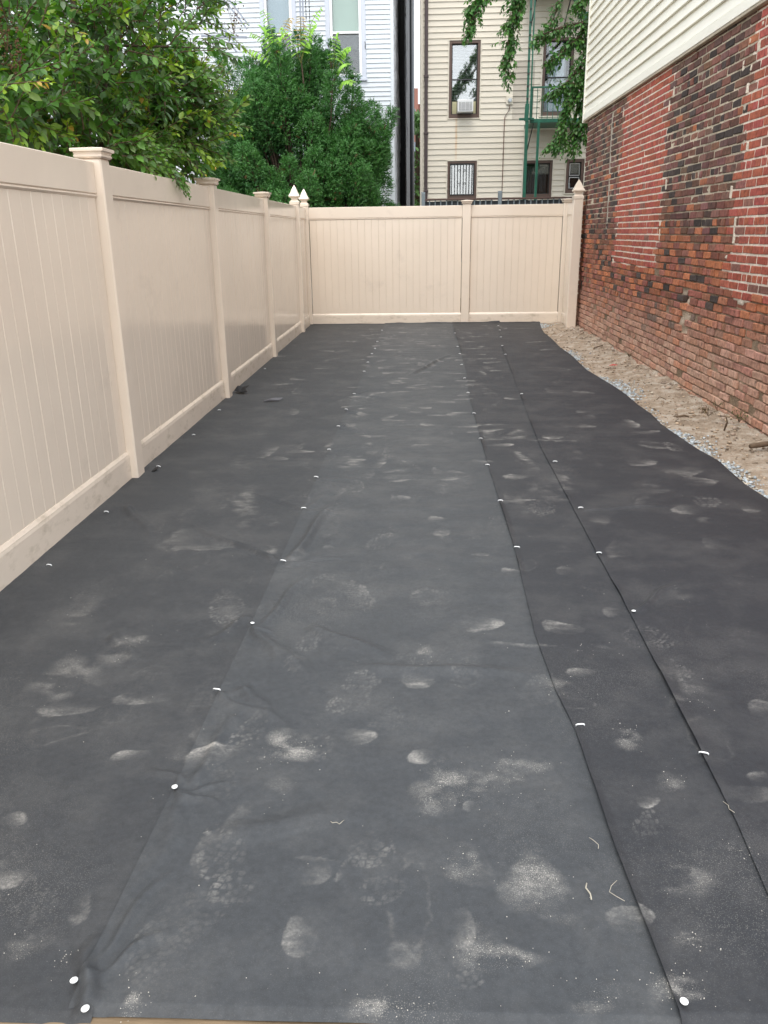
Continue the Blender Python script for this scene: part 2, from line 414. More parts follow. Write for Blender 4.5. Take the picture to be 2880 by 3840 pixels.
DUST = [(0.0,2.26,0.056,0.063,0.6,'s'),(0.23,2.64,0.076,0.067,0.6,'s'),(0.52,2.6,0.074,0.043,0.8,'s'),(-0.35,1.87,0.071,0.065,1.0,'g'),(-0.57,1.84,0.083,0.046,0.8,'s'),(-0.16,1.93,0.052,0.04,0.7,'s'),(0.01,1.85,0.035,0.037,0.7,'s'),(0.21,1.74,0.054,0.047,0.55,'g'),(0.1,1.72,0.089,0.085,0.7,'g'),(0.13,1.65,0.023,0.024,0.8,'s'),(-0.46,1.49,0.052,0.093,0.6,'t'),(-0.4,1.37,0.056,0.053,0.6,'t'),(-0.48,1.97,0.04,0.107,0.55,'t'),(-0.74,2.79,0.063,0.171,0.5,'t'),(-0.24,2.88,0.051,0.151,0.5,'t'),(-0.24,2.09,0.039,0.046,0.5,'t'),(-0.18,2.24,0.059,0.063,0.5,'t'),(-0.24,1.25,0.032,0.058,0.7,'s'),(-0.02,1.34,0.047,0.148,0.35,'o'),(0.09,1.28,0.024,0.06,0.5,'s'),(0.26,1.4,0.06,0.075,0.6,'g'),(0.44,1.31,0.048,0.034,0.75,'s'),(-0.04,1.1,0.068,0.024,0.85,'g'),(-0.53,1.09,0.016,0.029,0.7,'g'),(-0.22,1.46,0.063,0.007,0.6,'s'),(-0.17,1.43,0.01,0.042,0.5,'s'),(-0.85,2.13,0.087,0.037,0.5,'s'),(-1.06,2.07,0.085,0.035,0.5,'s'),(-1.04,1.94,0.094,0.046,0.35,'o'),(-0.99,1.58,0.04,0.033,0.55,'s'),(-0.92,1.42,0.042,0.057,0.45,'s'),(-0.84,1.32,0.02,0.078,0.4,'o'),(0.11,3.59,0.048,0.076,0.9,'s'),(0.1,3.76,0.046,0.041,0.8,'s'),(0.26,3.32,0.072,0.033,0.4,'s'),(0.39,3.12,0.043,0.029,0.6,'s'),(-0.17,3.47,0.054,0.122,0.55,'t'),(-0.92,4.02,0.055,0.287,0.45,'g'),(-0.69,3.36,0.068,0.057,0.5,'g'),(-0.99,3.42,0.129,0.077,0.4,'s'),(1.01,2.09,0.041,0.045,0.6,'s'),(0.84,1.7,0.057,0.036,0.6,'s'),(0.88,1.77,0.036,0.023,0.6,'s'),(0.79,2.53,0.08,0.087,0.35,'t'),(1.35,3.89,0.065,0.087,0.6,'s'),(1.51,4.01,0.094,0.084,0.65,'t'),(1.67,3.89,0.057,0.057,0.45,'s'),(1.66,5.13,0.059,0.132,0.9,'t'),(1.54,5.82,0.06,0.136,0.7,'s'),(1.36,4.77,0.1,0.084,0.5,'s'),(1.26,4.18,0.111,0.049,0.3,'s'),(1.56,4.57,0.133,0.077,0.5,'s'),(1.58,4.36,0.102,0.08,0.5,'s'),(1.16,5.76,0.132,0.074,0.45,'s'),(0.64,3.95,0.066,0.152,0.5,'t'),(0.79,4.44,0.066,0.073,0.5,'s'),(0.62,3.12,0.048,0.049,0.3,'s'),(0.52,2.29,0.052,0.032,0.5,'s'),(0.6,2.42,0.07,0.048,0.4,'g'),(0.44,2.2,0.057,0.055,0.5,'g'),(0.47,2.11,0.055,0.03,0.5,'o'),(0.33,2.48,0.143,0.013,0.5,'s'),(0.05,2.87,0.082,0.087,0.4,'t'),(0.59,1.94,0.032,0.044,0.5,'g'),(0.57,1.67,0.034,0.021,0.6,'s'),(0.55,1.59,0.033,0.057,0.35,'t'),(0.35,1.14,0.061,0.025,0.4,'g'),(0.16,1.21,0.082,0.027,0.55,'g'),(0.09,1.16,0.035,0.022,0.5,'t'),(0.03,2.41,0.034,0.058,0.5,'g'),(-0.05,2.35,0.061,0.061,0.35,'t'),(-0.38,2.5,0.041,0.076,0.35,'t'),(-0.4,2.34,0.046,0.061,0.35,'t'),(-1.01,2.46,0.065,0.102,0.4,'g'),(-1.14,2.24,0.091,0.118,0.4,'g'),(-0.36,2.79,0.054,0.083,0.3,'t'),(-0.11,1.5,0.054,0.061,0.4,'t'),(-0.08,1.38,0.05,0.04,0.35,'t'),(0.1,1.46,0.037,0.058,0.4,'g'),(-0.79,1.85,0.058,0.021,0.6,'s'),(-0.6,1.94,0.047,0.046,0.3,'s'),(0.28,1.82,0.062,0.04,0.35,'g'),(0.81,2.09,0.054,0.05,0.3,'g'),(0.65,1.75,0.035,0.037,0.3,'g'),(0.59,1.43,0.061,0.056,0.35,'g'),(0.74,1.51,0.042,0.022,0.5,'g'),(0.73,2.73,0.051,0.039,0.3,'s'),(-0.72,1.32,0.02,0.064,0.3,'s'),(0.55,1.25,0.037,0.022,0.5,'g'),(-0.79,1.2,0.047,0.022,0.4,'g'),(-0.7,1.18,0.018,0.021,0.4,'g'),(0.49,1.15,0.043,0.03,0.7,'g'),(-1.11,3.54,0.089,0.127,0.3,'s'),(-0.23,1.43,0.042,0.042,0.3,'s')]
_g = np.random.default_rng(3)
for _ in range(230):                                       # scuffs trodden in across the far half
    y = 4.0+8.4*_g.random()**.9
    x = _g.choice([_g.normal(-.05, .33), _g.normal(.62, .16), _g.normal(1.3, .25), _g.normal(-1.0, .3)], p=[.62, .2, .1, .08])
    if _g.random() < .5: DUST.append((x, y, _g.uniform(.06, .16), _g.uniform(.025, .06), _g.uniform(.4, 1.0), 's'))
    else: DUST.append((x, y, _g.uniform(.03, .06), _g.uniform(.09, .16), _g.uniform(.25, .6), _g.choice(['s', 't', 'g'])))
for _ in range(34):                                        # half worn boot treads over the middle
    DUST.append((_g.normal(-.1, .38), 1.15+4.2*_g.random(), _g.uniform(.04, .06), _g.uniform(.06, .13), _g.uniform(.12, .38), 't'))
for _ in range(90):                                        # faint partial treads nearby
    DUST.append((_g.uniform(-1.4, 1.7), _g.uniform(1.1, 5), _g.uniform(.03, .06), _g.uniform(.05, .14), _g.uniform(.08, .25), _g.choice(['s', 't', 'g', 'o'])))

PL = [(-0.529,11.889),(-0.535,10.617),(-0.531,9.952),(-0.544,9.503),(-0.553,8.851),(-0.554,8.237),(-0.566,7.028),(-0.58,6.368),(-0.587,5.77),(-0.585,5.097),(-0.595,4.47),(-0.592,3.91),(-0.586,3.204),(-0.605,2.618),(-0.628,2.162),(-0.626,1.698),(-0.656,1.13),(-0.611,1.072)]
PM = [(0.503,11.415),(0.476,10.02),(0.474,9.404),(0.454,8.592),(0.44,7.76),(0.43,7.015),(0.427,6.17),(0.419,5.359),(0.412,4.699),(0.424,4.013),(0.434,3.355),(0.456,1.984),(0.48,1.114)]
PR = [(1.182,12.246),(1.15,11.686),(1.088,10.884),(1.023,10.031),(0.987,9.289),(0.885,6.919),(0.825,4.753),(0.816,3.885),(0.78,3.277),(0.788,2.713),(0.758,1.852)]
PF = [(-1.60,3.153),(-1.61,3.857),(-1.60,4.709),(-1.60,5.529),(-1.615,6.375),(-1.62,8.463)]

def voronoi(gx, gy, seed):
    """distance to the cell border and a random number per cell, on jittered points of a unit lattice"""
    J = np.random.default_rng(seed).uniform(0, 1, (32, 32, 3))
    ix, iy = np.floor(gx).astype(int), np.floor(gy).astype(int)
    d1 = np.full(gx.shape, 9.); d2 = d1.copy(); rid = np.zeros(gx.shape)
    for a in (-1, 0, 1):
        for b in (-1, 0, 1):
            jj = J[(ix+a) % 32, (iy+b) % 32]
            d = np.hypot(ix+a+.15+.7*jj[..., 0]-gx, iy+b+.15+.7*jj[..., 1]-gy)
            new = d < d1; d2 = np.where(new, d1, np.minimum(d2, d)); rid = np.where(new, jj[..., 2], rid); d1 = np.where(new, d, d1)
    return d2-d1, rid

def dust_fields(X, Y):
    dust = np.zeros(X.shape); grit = np.zeros(X.shape)
    wob = snoise(X, Y, 21, 4, 17)*.42
    strk = np.clip(.5+1.2*snoise(X*.45+Y*.14, Y, 22, 4, 42), 0, 1.25)
    for k, (cx, cy_, rx, ry, s, t) in enumerate(DUST):
        pad = 1.8
        sel = np.where((abs(X-cx) < rx*pad+.02) & (abs(Y-cy_) < ry*pad+.02))
        if not len(sel[0]): continue
        g = np.random.default_rng(k); a = g.uniform(-.4, .4)
        x, y = X[sel]-cx, Y[sel]-cy_
        u = (x*math.cos(a)+y*math.sin(a))/rx; v = (-x*math.sin(a)+y*math.cos(a))/ry
        u2, v2 = (u, v*(1+.35*u)) if rx > ry else (u*(1+.3*v), v)
        r0_ = np.sqrt(u2**2+v2**2); r = r0_+wob[sel]*(.45 if t == 't' else 1)
        if t == 's':
            q = g.uniform(-1, 1, 2); q = q/np.hypot(*q); side = u*q[0]+v*q[1]
            w = np.clip((1.0-r)/.10, 0, 1)*(.10+.95*np.clip(.45+.75*side, 0, 1)**1.6)*(.30+.75*strk[sel])
            dust[sel] = np.maximum(dust[sel], 1.15*s*w)
        elif t == 'o':
            dust[sel] = np.maximum(dust[sel], .6*s*np.exp(-((r-.92)/.09)**2)*strk[sel])
        elif t == 't':
            rt = g.uniform(-.7, .7); cell = (.0155 if cy_ < 4 else .027)*g.uniform(.85, 1.15)
            gx, gy = (x*math.cos(rt)+y*math.sin(rt))/cell, (-x*math.sin(rt)+y*math.cos(rt))/cell*.85
            e, rid = voronoi(gx+7, gy+7, k)
            blk = np.clip((e-.20)/.06, 0, 1)*np.where(rid < .25, 0, .35+.75*rid)
            ring = np.where(r0_ > .5, 1, .55); q = g.uniform(-1, 1, 2)
            dust[sel] = np.maximum(dust[sel], .85*s*np.clip((1.05-r)/.08, 0, 1)*blk*ring*np.clip(.75+.6*(u*q[0]+v*q[1]), .1, 1)*(.55+.45*strk[sel]))
        else:
            w = np.clip((1.35-r)/.8, 0, 1); n_ = np.clip(snoise(X[sel]*.6, Y[sel], 40+k, 4, 21)*2.4+.25, 0, 1)
            dust[sel] = np.maximum(dust[sel], .75*s*w*n_); grit[sel] = np.maximum(grit[sel], .6*s*w*(.3+.7*n_))
    grit = np.maximum(grit, .02+.20*np.clip(snoise(X, Y, 33, 3, 2.2)-.15, 0, 1)*(Y < 4))
    dust = np.maximum(dust, .11*np.clip(1.1-abs(X+.05)/.62, 0, 1)*np.clip((Y-1.5)/3, 0, 1)*(.7+.6*snoise(X, Y*2.4, 61, 4, 1.6)))
    return dust, grit

def ridge(X, Y, p, q, w, amp):
    p, q = np.array(p), np.array(q); d = q-p; L = np.hypot(*d); d = d/L
    t = ((X-p[0])*d[0]+(Y-p[1])*d[1])/L; s = -(X-p[0])*d[1]+(Y-p[1])*d[0]
    prof = np.clip(np.minimum(t/.12, (1-t)/.5), 0, 1)
    s = s+.012*np.sin(t*7)
    return 1.35*amp*prof*(np.exp(-(s/(w*.62))**2)-.35*np.exp(-((s-1.5*w)/(w*.8))**2)-.35*np.exp(-((s+1.5*w)/(w*.8))**2))

FOLDS = []
_h = np.random.default_rng(8)
for (x, y) in PL[6:17]:
    for _ in range(2):
        a = _h.uniform(-1.2, 1.2); L = _h.uniform(.12, .35)
        FOLDS.append(((x, y), (x+L*math.cos(a), y+L*math.sin(a)*1.3), _h.uniform(.012, .03), _h.uniform(.003, .008)))
FOLDS += [((-.60, 1.70), (-.52, 2.1), .030, .007), ((-.585, 1.70), (-.60, 1.4), .035, .005), ((-.60, 2.62), (-.30, 2.15), .05, .010), ((-.58, 2.6), (-.45, 3.1), .03, .009),
          ((-.57, 3.2), (-.43, 4.1), .035, .012), ((-.59, 3.2), (-1.15, 3.72), .025, .012), ((-.58, 3.9), (-.95, 4.25), .02, .008), ((-.40, 2.62), (-.05, 2.33), .045, .012),
          ((-.20, 2.33), (.42, 2.28), .035, .009), ((-.1, 8.0), (.42, 9.6), .035, .016), ((-.62, 2.7), (-.75, 2.5), .03, .008), ((.77, 2.7), (1.05, 3.0), .02, .008),
          ((-.55, 2.2), (-.42, 2.0), .03, .008), ((-.48, 1.55), (-.1, 1.62), .05, .008), ((-1.55, 4.0), (-1.25, 3.5), .03, .008), ((-1.1, 2.55), (-.95, 2.35), .03, .008),
          ((.82, 3.89), (1.3, 3.95), .02, .006), ((-.62, 1.06), (-.66, 1.25), .03, .016), ((-.61, 1.72), (-.75, 1.82), .02, .006)]

def fabric(name, label, xa, xb, y0, y1, z0, base, lift=None, nx=150, edge=None):
    ys = [y0]
    while ys[-1] < y1: ys.append(ys[-1]+max(.0030, .0026*ys[-1]))
    ys = np.array(ys); ys[-1] = y1
    t = np.linspace(0, 1, nx)
    A, B = xa(ys)[None, :], xb(ys)[None, :]
    X = A+(B-A)*t[:, None]; Y = np.broadcast_to(ys[None, :], X.shape).copy()
    Z = np.full(X.shape, z0)
    Z += .0035*snoise(X, Y, 91, 3, 2.2)+.0016*snoise(X*.6, Y*2.2, 92, 3, 6)
    cor = np.clip(1-abs(X+.02)/.55, 0, 1)
    Z += .0042*cor*(.5+.5*snoise(X, Y, 97, 3, 2.6))*np.sin(Y*31+3*snoise(X, Y, 95, 2, 1.1)+1.5*snoise(X, Y, 96, 2, 4))
    for f in FOLDS:
        Z += ridge(X, Y, *f)
    for px, py in PL+PM+PR+PF:                             # dimples at the pins
        rr = np.hypot(X-px, (Y-py)); Z -= .004*np.exp(-(rr/.03)**2)
    Z = np.where(Z < z0-.002, z0-.002+.25*(Z-z0+.002), Z); Z = np.maximum(Z, z0-.0038)
    if lift:                                               # loose left edge, gaping here and there
        e = np.clip(1-t[:, None]*nx/9.0, 0, 1)
        gp = np.clip(snoise(Y*0+lift, Y, int(lift*10), 3, 3.1)*1.9-.05, 0, 1)
        Z += e**1.5*(.0015+.010*gp)
    yend = np.clip((Y-(y1-.10))/.10, 0, 1)
    Z += yend**1.6*(.012+.02*np.clip(snoise(X, Y*0, 55+nx, 3, 3.3), 0, 1))
    Y += yend*.03*snoise(X, Y*0+2, 56+nx, 3, 4)
    yst = np.clip((y0+.02-Y)/.02, 0, 1)                    # near hem turns down over the timber
    Z -= yst*.012
    if edge: Z -= np.clip((t[:, None]-.965)/.035, 0, 1)**2*.012
    d, g = dust_fields(X, Y)
    V = np.stack([X, Y, Z], -1).reshape(-1, 3)
    me = fast_mesh(name, V, grid_faces(nx, len(ys)), fabric_mat(name+'_weave', base), {'dust': d.ravel(), 'grit': g.ravel()}, smooth=True)
    o = link(name, me, None, label=label, cat='landscape fabric', group='overlapping strips of landscape fabric')
    return o
FENCE_X = -1.655
fabric('landscape_fabric', 'black landscape fabric strip running along the left tan fence', lambda y: np.full_like(y, -1.735), lambda y: LEFT_SEAM(y)+.05, 1.058, 12.86, .006, (.0355, .0385, .0425), nx=230)
fabric('landscape_fabric', 'dusty middle strip of black landscape fabric covered in footprints', lambda y: LEFT_SEAM(y), lambda y: MID_SEAM(y)+.05, 1.072, 12.83, .011, (.0440, .0485, .0535), nx=300)
fabric('landscape_fabric', 'narrow strip of black landscape fabric between the two stapled right seams', lambda y: MID_SEAM(y), lambda y: RIGHT_SEAM(y)+.05, 1.078, 12.80, .016, (.0262, .0285, .0330), lift=1.3, nx=130)
fabric('landscape_fabric', 'darkest black landscape fabric strip with scalloped edge beside the gravel', lambda y: RIGHT_SEAM(y), lambda y: RIGHT_EDGE(y), 1.083, 12.76, .021, (.0235, .0253, .0298), lift=2.7, nx=190, edge=True)

mb = MB(); mb.box(-1.6, 1.9, .80, 1.085, -.055, -.006, .008)
mb.build('edging_timber', M['timber'], None, label='weathered timber edging under the near hem of the fabric', cat='timber')

# ------------------------------------------------------------------ vinyl fences
def flat_cap(mb, x, y, z, w=.125):
    h = w/2
    mb.loft(x, y, [(z, h+.004), (z+.008, h+.012), (z+.016, h+.013), (z+.019, h+.009), (z+.032, h+.014), (z+.034, h+.024), (z+.046, h+.025), (z+.049, h+.022), (z+.060, .004)])
def gothic_cap(mb, x, y, z, w=.125):
    h = w/2
    mb.loft(x, y, [(z, h+.004), (z+.034, h+.004), (z+.040, h-.002), (z+.050, h-.012), (z+.062, h-.021), (z+.075, h-.021), (z+.087, h-.010), (z+.096, h+.006), (z+.104, h+.011), (z+.114, h+.010), (z+.145, h*.86), (z+.185, h*.60), (z+.225, h*.27), (z+.252, .001)])

BOARD_W = .1052
def post(parent, x, y, gothic=False, z1=1.745, w=.125, zb=-.03):
    mb = MB(); mb.box(x-w/2, x+w/2, y-w/2, y+w/2, zb, z1, .008)
    p = mb.build('post', M['vinyl'], parent)
    cb = MB(); (gothic_cap if gothic else flat_cap)(cb, x, y, z1, w)
    return cb.build('post_cap', M['vinyl'], p)

_board_cache = {}
def panel(parent, p, q, ztop=1.728):
    """fence panel between points p and q (x, y), in the middle plane of the posts"""
    p, q = np.array(p, float), np.array(q, float); L = np.linalg.norm(q-p); d = (q-p)/L; ang = math.atan2(d[1], d[0])
    n = max(1, int(round((L-.012)/BOARD_W))); bw = (L-.012)/n
    key = round(bw, 4)
    if key not in _board_cache:
        mb = MB(); mb.box(-bw/2+.0004, bw/2-.0004, -.011, .011, .09, 1.60, .0028); _board_cache[key] = mb.mesh('board', M['vinyl'])
    for i in range(n):
        o = link('board', _board_cache[key], parent, (*(p+d*(.006+bw*(i+.5))+np.array([-d[1], d[0]])*R.uniform(-.0008, .0008)), R.uniform(-.002, .002)))
        o.rotation_euler.z = ang+R.uniform(-.0025, .0025)
    def rail(name, prof, m):
        V = []; 
        for s in (0, L):
            for (a, z) in prof: V.append((s, a, z))
        k = len(prof)
        F = [(j, (j+1) % k, k+(j+1) % k, k+j) for j in range(k)]+[tuple(range(k))[::-1], tuple(range(k, 2*k))]
        mb = MB(); mb.add(V, F); o = mb.build(name, m, parent, loc=(*p, 0)); o.rotation_euler.z = ang
    t = ztop
    half = [(.0, t+.001), (.019, t), (.022, t-.004), (.022, t-.152), (.019, t-.156), (.015, t-.157), (.021, t-.163), (.021, t-.167), (.013, t-.176)]
    rail('top_rail', half+[(-a, z) for a, z in half[::-1]][:-1], M['vinyl'])
    half = [(.013, .168), (.023, .150), (.0225, .148), (.0255, .133), (.0255, .003)]
    rail('bottom_rail', half+[(-a, z) for a, z in half[::-1]], M['vinyl_low'])

lf = thing('vinyl_fence', 'tan vinyl privacy fence along the left side with flat post caps', 'fence', (0, 0, 0), 'tan vinyl fences round the yard')
XF = FENCE_X-.0625
py = [-.38, 2.06, 4.5585, 7.0, 9.455, 11.915, 12.905]
for i, y in enumerate(py):
    post(lf, XF, y, gothic=i >= 5)
for a, b in zip(py[:-1], py[1:]):
    panel(lf, (XF, a+.063), (XF, b-.063))
bf = thing('vinyl_fence', 'tan vinyl privacy fence across the back of the yard below the houses', 'fence', (0, 0, 0), 'tan vinyl fences round the yard')
YB = 12.865
post(bf, .722, YB); post(bf, 2.215, YB)
panel(bf, (XF+.063, YB+.02), (.659, YB)); panel(bf, (.785, YB), (2.152, YB))
post(bf, 2.215, 12.07, gothic=True, z1=1.765, w=.132)
panel(bf, (2.225, 12.137), (2.225, YB-.063))

# ------------------------------------------------------------------ brick building with ivory siding
bb = thing('brick_building', 'old patched brick building with ivory siding above, right of the yard', 'building', (0, 0, 0))
WX, YFAR, COURSE, BL = 2.33, 12.32, .0631, .186
PINK = [(8.40, 10.21, .98), (-1.2, 6.45, .87)]
ROWJ = np.random.default_rng(77).uniform(-.10, .10, 80)
def zone(y, z):
    rw = int((z+.02)/COURSE); j = ROWJ[rw % 80]+(.045 if rw % 2 else -.045)
    for a, b, zz in PINK:
        if a+j < y < b-.8*ROWJ[(rw+31) % 80]+(.045 if rw % 2 else -.045) and z > zz+.03*math.sin(y*9): return 'pink'
    return 'old'
HOLES = [(7.37, .76), (7.30, .65), (7.45, .60), (7.28, .50), (7.40, .82)]
def brick_color(y, z, zn, g):
    if zn == 'pink':
        c = np.array([.34, .088, .058])*g.uniform(.82, 1.18)*np.array([1, g.uniform(.88, 1.15), g.uniform(.88, 1.15)])
        if g.random() < .06: c = np.array([.22, .10, .075])*g.uniform(.8, 1.2)
        return c
    dark = np.array([.120, .066, .054]); red = np.array([.30, .112, .074]); orange = np.array([.47, .165, .075]); black = np.array([.055, .041, .036]); dusty = np.array([.52, .335, .245])
    hi = np.clip((z-1.15+.25*math.sin(y*1.9))/.5, 0, 1); lo = np.clip((.78-z-.02*(y-8))/.55, 0, 1)
    po = .27*(1-hi)*(1-lo*.4)+.035; pb = .09+.13*hi
    if 6.45 < y < 8.5 and z < 1.4: po += .18
    u = g.random()
    if u < po: w = g.random()**1.5*.7; c = (orange*(1-w)+red*w)*g.uniform(.75, 1.12)
    elif u < po+pb*(1-lo): c = black*g.uniform(.8, 1.5)
    else: hh = hi*g.uniform(.45, 1); c = red*(1-hh)+dark*hh; c = c*g.uniform(.62, 1.28)*np.array([1, g.uniform(.9, 1.12), g.uniform(.88, 1.15)])
    k = lo*g.uniform(.45, 1)
    sm_ = .5+.5*math.sin(y*2.7+1.3*math.sin(z*3.1))*math.cos(z*4.3+y*.8); c = c*(1-.24*sm_*(1-lo)*g.uniform(.4, 1))
    c = c*(1-k)+dusty*g.uniform(.8, 1.15)*k
    return c
_bt = []
def brick_variants(L, H, n, jit, seed, ch):
    g = np.random.default_rng(seed); out = []
    for _ in range(n):
        V = chamfer_verts((.05, L/2, H/2), ch); sel = CARR.repeat(3, 0)
        for a in range(8):
            off = g.normal(0, jit, 3); V[a*3:a*3+3] += off
        V += g.normal(0, jit*.35, V.shape); out.append(V)
    return out
def build_bricks():
    g = np.random.default_rng(4)
    J = .0110
    VAR = {('old', 's'): brick_variants(BL-J-.002, COURSE-J, 14, .0017, 1, .0045), ('old', 'h'): brick_variants(BL/2-J-.002, COURSE-J, 8, .0017, 2, .0045),
           ('pink', 's'): brick_variants(BL-J-.003, COURSE-J-.002, 8, .0008, 3, .003), ('pink', 'h'): brick_variants(BL/2-J-.003, COURSE-J-.002, 6, .0008, 5, .003)}
    meshes = {}
    B = []
    nrow = int(2.80/COURSE)+1
    for r in range(nrow):
        z = (r+.5)*COURSE-.02
        head = (r % 6 == 4)
        L = BL/2 if head else BL
        y = YFAR-(0 if r % 2 else (BL/4 if head else BL/2))-L/2+.004
        # far end closer
        if not (r % 2): B.append((YFAR-(BL/8 if head else BL/4), z, 'e' if not head else 'q', r))
        while y > 3.05:
            B.append((y+g.uniform(-.004, .004), z+.004*math.sin(y*2.3+r*.2)*(z < 1.2), 'h' if head else 's', r)); y -= L
    items = []
    for (y, z, t, r) in B:
        if any(abs(y-hy) < BL*.55 and abs(z-hz) < COURSE*.5 for hy, hz in HOLES): continue
        zn = zone(y, z)
        if t == 'q': continue
        tt = 'h' if t in 'he' else 's'
        vi = int(g.integers(0, len(VAR[(zn, tt)])))
        c = brick_color(y, z, zn, g)
        dx = g.normal(0, .0022) if zn == 'old' else g.normal(0, .001)
        if zn == 'old' and z < 1.0 and g.random() < .12: dx += g.uniform(.004, .016)     # weathered back
        rot = g.normal(0, .010, 2) if zn == 'old' else g.normal(0, .003, 2)
        items.append((y, z, zn, tt, vi, c, dx, rot))
    def area(it): 
        d2 = (it[0])**2+WX**2; vis = it[0] > 5.25 and (it[1] > 1.36-(it[0]*.62)) 
        return (WX/d2**1.5) if vis else 0
    items.sort(key=area, reverse=True)
    BV, BF, BC = [], [], []; n = 0
    for i, (y, z, zn, tt, vi, c, dx, rot) in enumerate(items):
        loc = np.array([WX+.05+dx, y, z])
        if i < 300:
            k = (zn, tt, vi)
            if k not in meshes:
                mb = MB(); mb.add(VAR[(zn, tt)][vi], CHF); meshes[k] = mb.mesh('brick', M['old_brick_o'])
            o = link('brick', meshes[k], bb, loc, color=c); o.rotation_euler = (rot[0], 0, rot[1])
        else:
            V = VAR[(zn, tt)][vi]; a, b = rot
            V = np.stack([V[:, 0]-b*V[:, 1], V[:, 1]+b*V[:, 0]-a*V[:, 2], V[:, 2]+a*V[:, 1]], 1)+loc
            BV.append(V); BF += [tuple(q+n for q in f) for f in CHF]; n += 24; BC.append(np.tile([*c, 1], (24, 1)))
    mb = MB(); mb.V = BV; mb.F = BF; mb.C = BC
    mb.build('brick_field', M['old_brick_a'], bb, kind='stuff')
    # mortar bed
    ys = np.arange(2.9, YFAR-.012, .022); zs = np.arange(-.06, 2.80, .021)
    Y, Z = np.meshgrid(ys, zs, indexing='ij')
    pk = np.vectorize(lambda y, z: zone(y, z) == 'pink')(Y, Z)
    hi = np.clip((Z-1.2)/.4, 0, 1); n1 = snoise(Y, Z, 14, 4, 7); n2 = snoise(Y, Z, 15, 3, 2.5)
    dep = np.where(pk, .0046+.0012*n1, .0060+.0085*(1-hi)+.0018*n1*(1.6-hi))
    col = np.where(pk[..., None], np.array([.72, .62, .51])*(1+.12*n1[..., None]),
                   (np.array([.47, .40, .30])*hi[..., None]+np.array([.26, .19, .13])*(1-hi[..., None]))*(1+.35*n2[..., None]+.3*n1[..., None]))
    st = np.clip(1-abs(Y-10.72-.05*np.sin(Z*3))/.05, 0, 1)*(Z > .9)*(n1 > -.4)     # smeared mortar run
    dep = dep-st*.014; col = col*(1-st[..., None])+np.array([.36, .33, .28])*st[..., None]
    for hy, hz in HOLES:
        w = np.clip(1.35-np.hypot((Y-hy)/.10, (Z-hz)/.045), 0, 1)
        col = col*(1-w[..., None])+np.array([.62, .50, .38])*w[..., None]; dep = dep+w*.022*(1+n1)
    base = np.clip((.10-Z)/.12, 0, 1); col = col*(1-base[..., None])+np.array([.30, .235, .165])*base[..., None]
    V = np.stack([WX+dep, Y, Z], -1).reshape(-1, 3)
    link('mortar_bed', fast_mesh('mortar_bed', V, grid_faces(len(ys), len(zs))[:, ::-1], M['mortar'], {'tint': col.reshape(-1, 3)}, smooth=True), bb)
    mb = MB(); mb.box(WX+.045, 9.5, 2.9, YFAR-.006, -.3, 2.80, 0, (.2, .12, .09)); mb.build('wall_core', M['mortar'], bb)
    # short smeared edges of pale mortar between the patched and the old brick
    e = MB(); g = np.random.default_rng(6)
    for yy, z0 in ((8.40, 1.0), (10.21, 1.0), (6.45, .9)):
        z = z0
        while z < 2.75:
            h = g.uniform(.03, .12); w = g.uniform(.010, .028); rw = int((z+.02)/COURSE); j = ROWJ[rw % 80]+(.045 if rw % 2 else -.045)
            if yy > 10: j = -.8*ROWJ[(rw+31) % 80]+(.045 if rw % 2 else -.045)
            if g.random() < .35: e.add(chamfer_verts((.02, w, h/2), .008)+g.normal(0, .002, (24, 3))+np.array([WX+.016, yy+j, z]), CHF, np.array([.66, .57, .46])*g.uniform(.8, 1.1))
            z += h
    e.build('mortar_patch', M['mortar'], bb, kind='stuff')
build_bricks()

def clap(mbuild, name, m, parent, axis, a0, a1, z0, h, face, out, thick=.016):
    """one clapboard: axis 'x' faces -y, axis 'y' faces -x"""
    prof = [(0, z0+h+.012), (-.003, z0+h), (-thick*.75, z0+.006), (-thick, z0+.003), (-thick, z0-.002), (-thick+.004, z0-.004), (0, z0-.002)]
    V = []
    for s in (a0, a1):
        for d, z in prof: V.append((s, face+d, z) if axis == 'x' else (face+d, s, z))
    k = len(prof); F = [(j, (j+1) % k, k+(j+1) % k, k+j) for j in range(k)]+[tuple(range(k))[::-1], tuple(range(k, 2*k))]
    if axis == 'y': F = [f[::-1] for f in F]
    mb = MB(); mb.add(V, F); return mb.build(name, m, parent)

z = 2.872
i = 0
while z < 4.55:
    joint = [4.4, 9.3, 6.9, 11.0, 5.2, 8.1][i % 6]
    clap(None, 'siding_board', M['ivory_siding'], bb, 'y', joint+.001, 12.455, z, .1075, WX-.008, -1, .029)
    clap(None, 'siding_board', M['ivory_siding'], bb, 'y', 2.9, joint-.001, z, .1075, WX-.008, -1, .0295)
    z += .1075; i += 1
mb = MB(); mb.box(WX-.007, 9.5, 2.9, 12.45, 2.803, 4.7); mb.build('siding_core', M['ivory_siding'], bb)
mb = MB(); mb.box(WX-.040, WX-.0075, 2.9, 12.45, 2.795, 2.868, .003); mb.build('starter_strip', M['ivory_siding'], bb)
mb = MB(); mb.box(WX-.036, WX+.06, 2.9, 12.449, 2.772, 2.794, .003); mb.build('drip_edge', M['grime'], bb)
mb = MB(); mb.box(WX-.044, WX+.05, 12.452, 12.50, 2.765, 4.7, .004); mb.build('corner_post', M['ivory_siding'], bb)
mb = MB(); mb.box(WX-.05, 9.6, 2.8, 12.6, 4.7, 4.8, .01); mb.build('roof', M['roof'], bb)

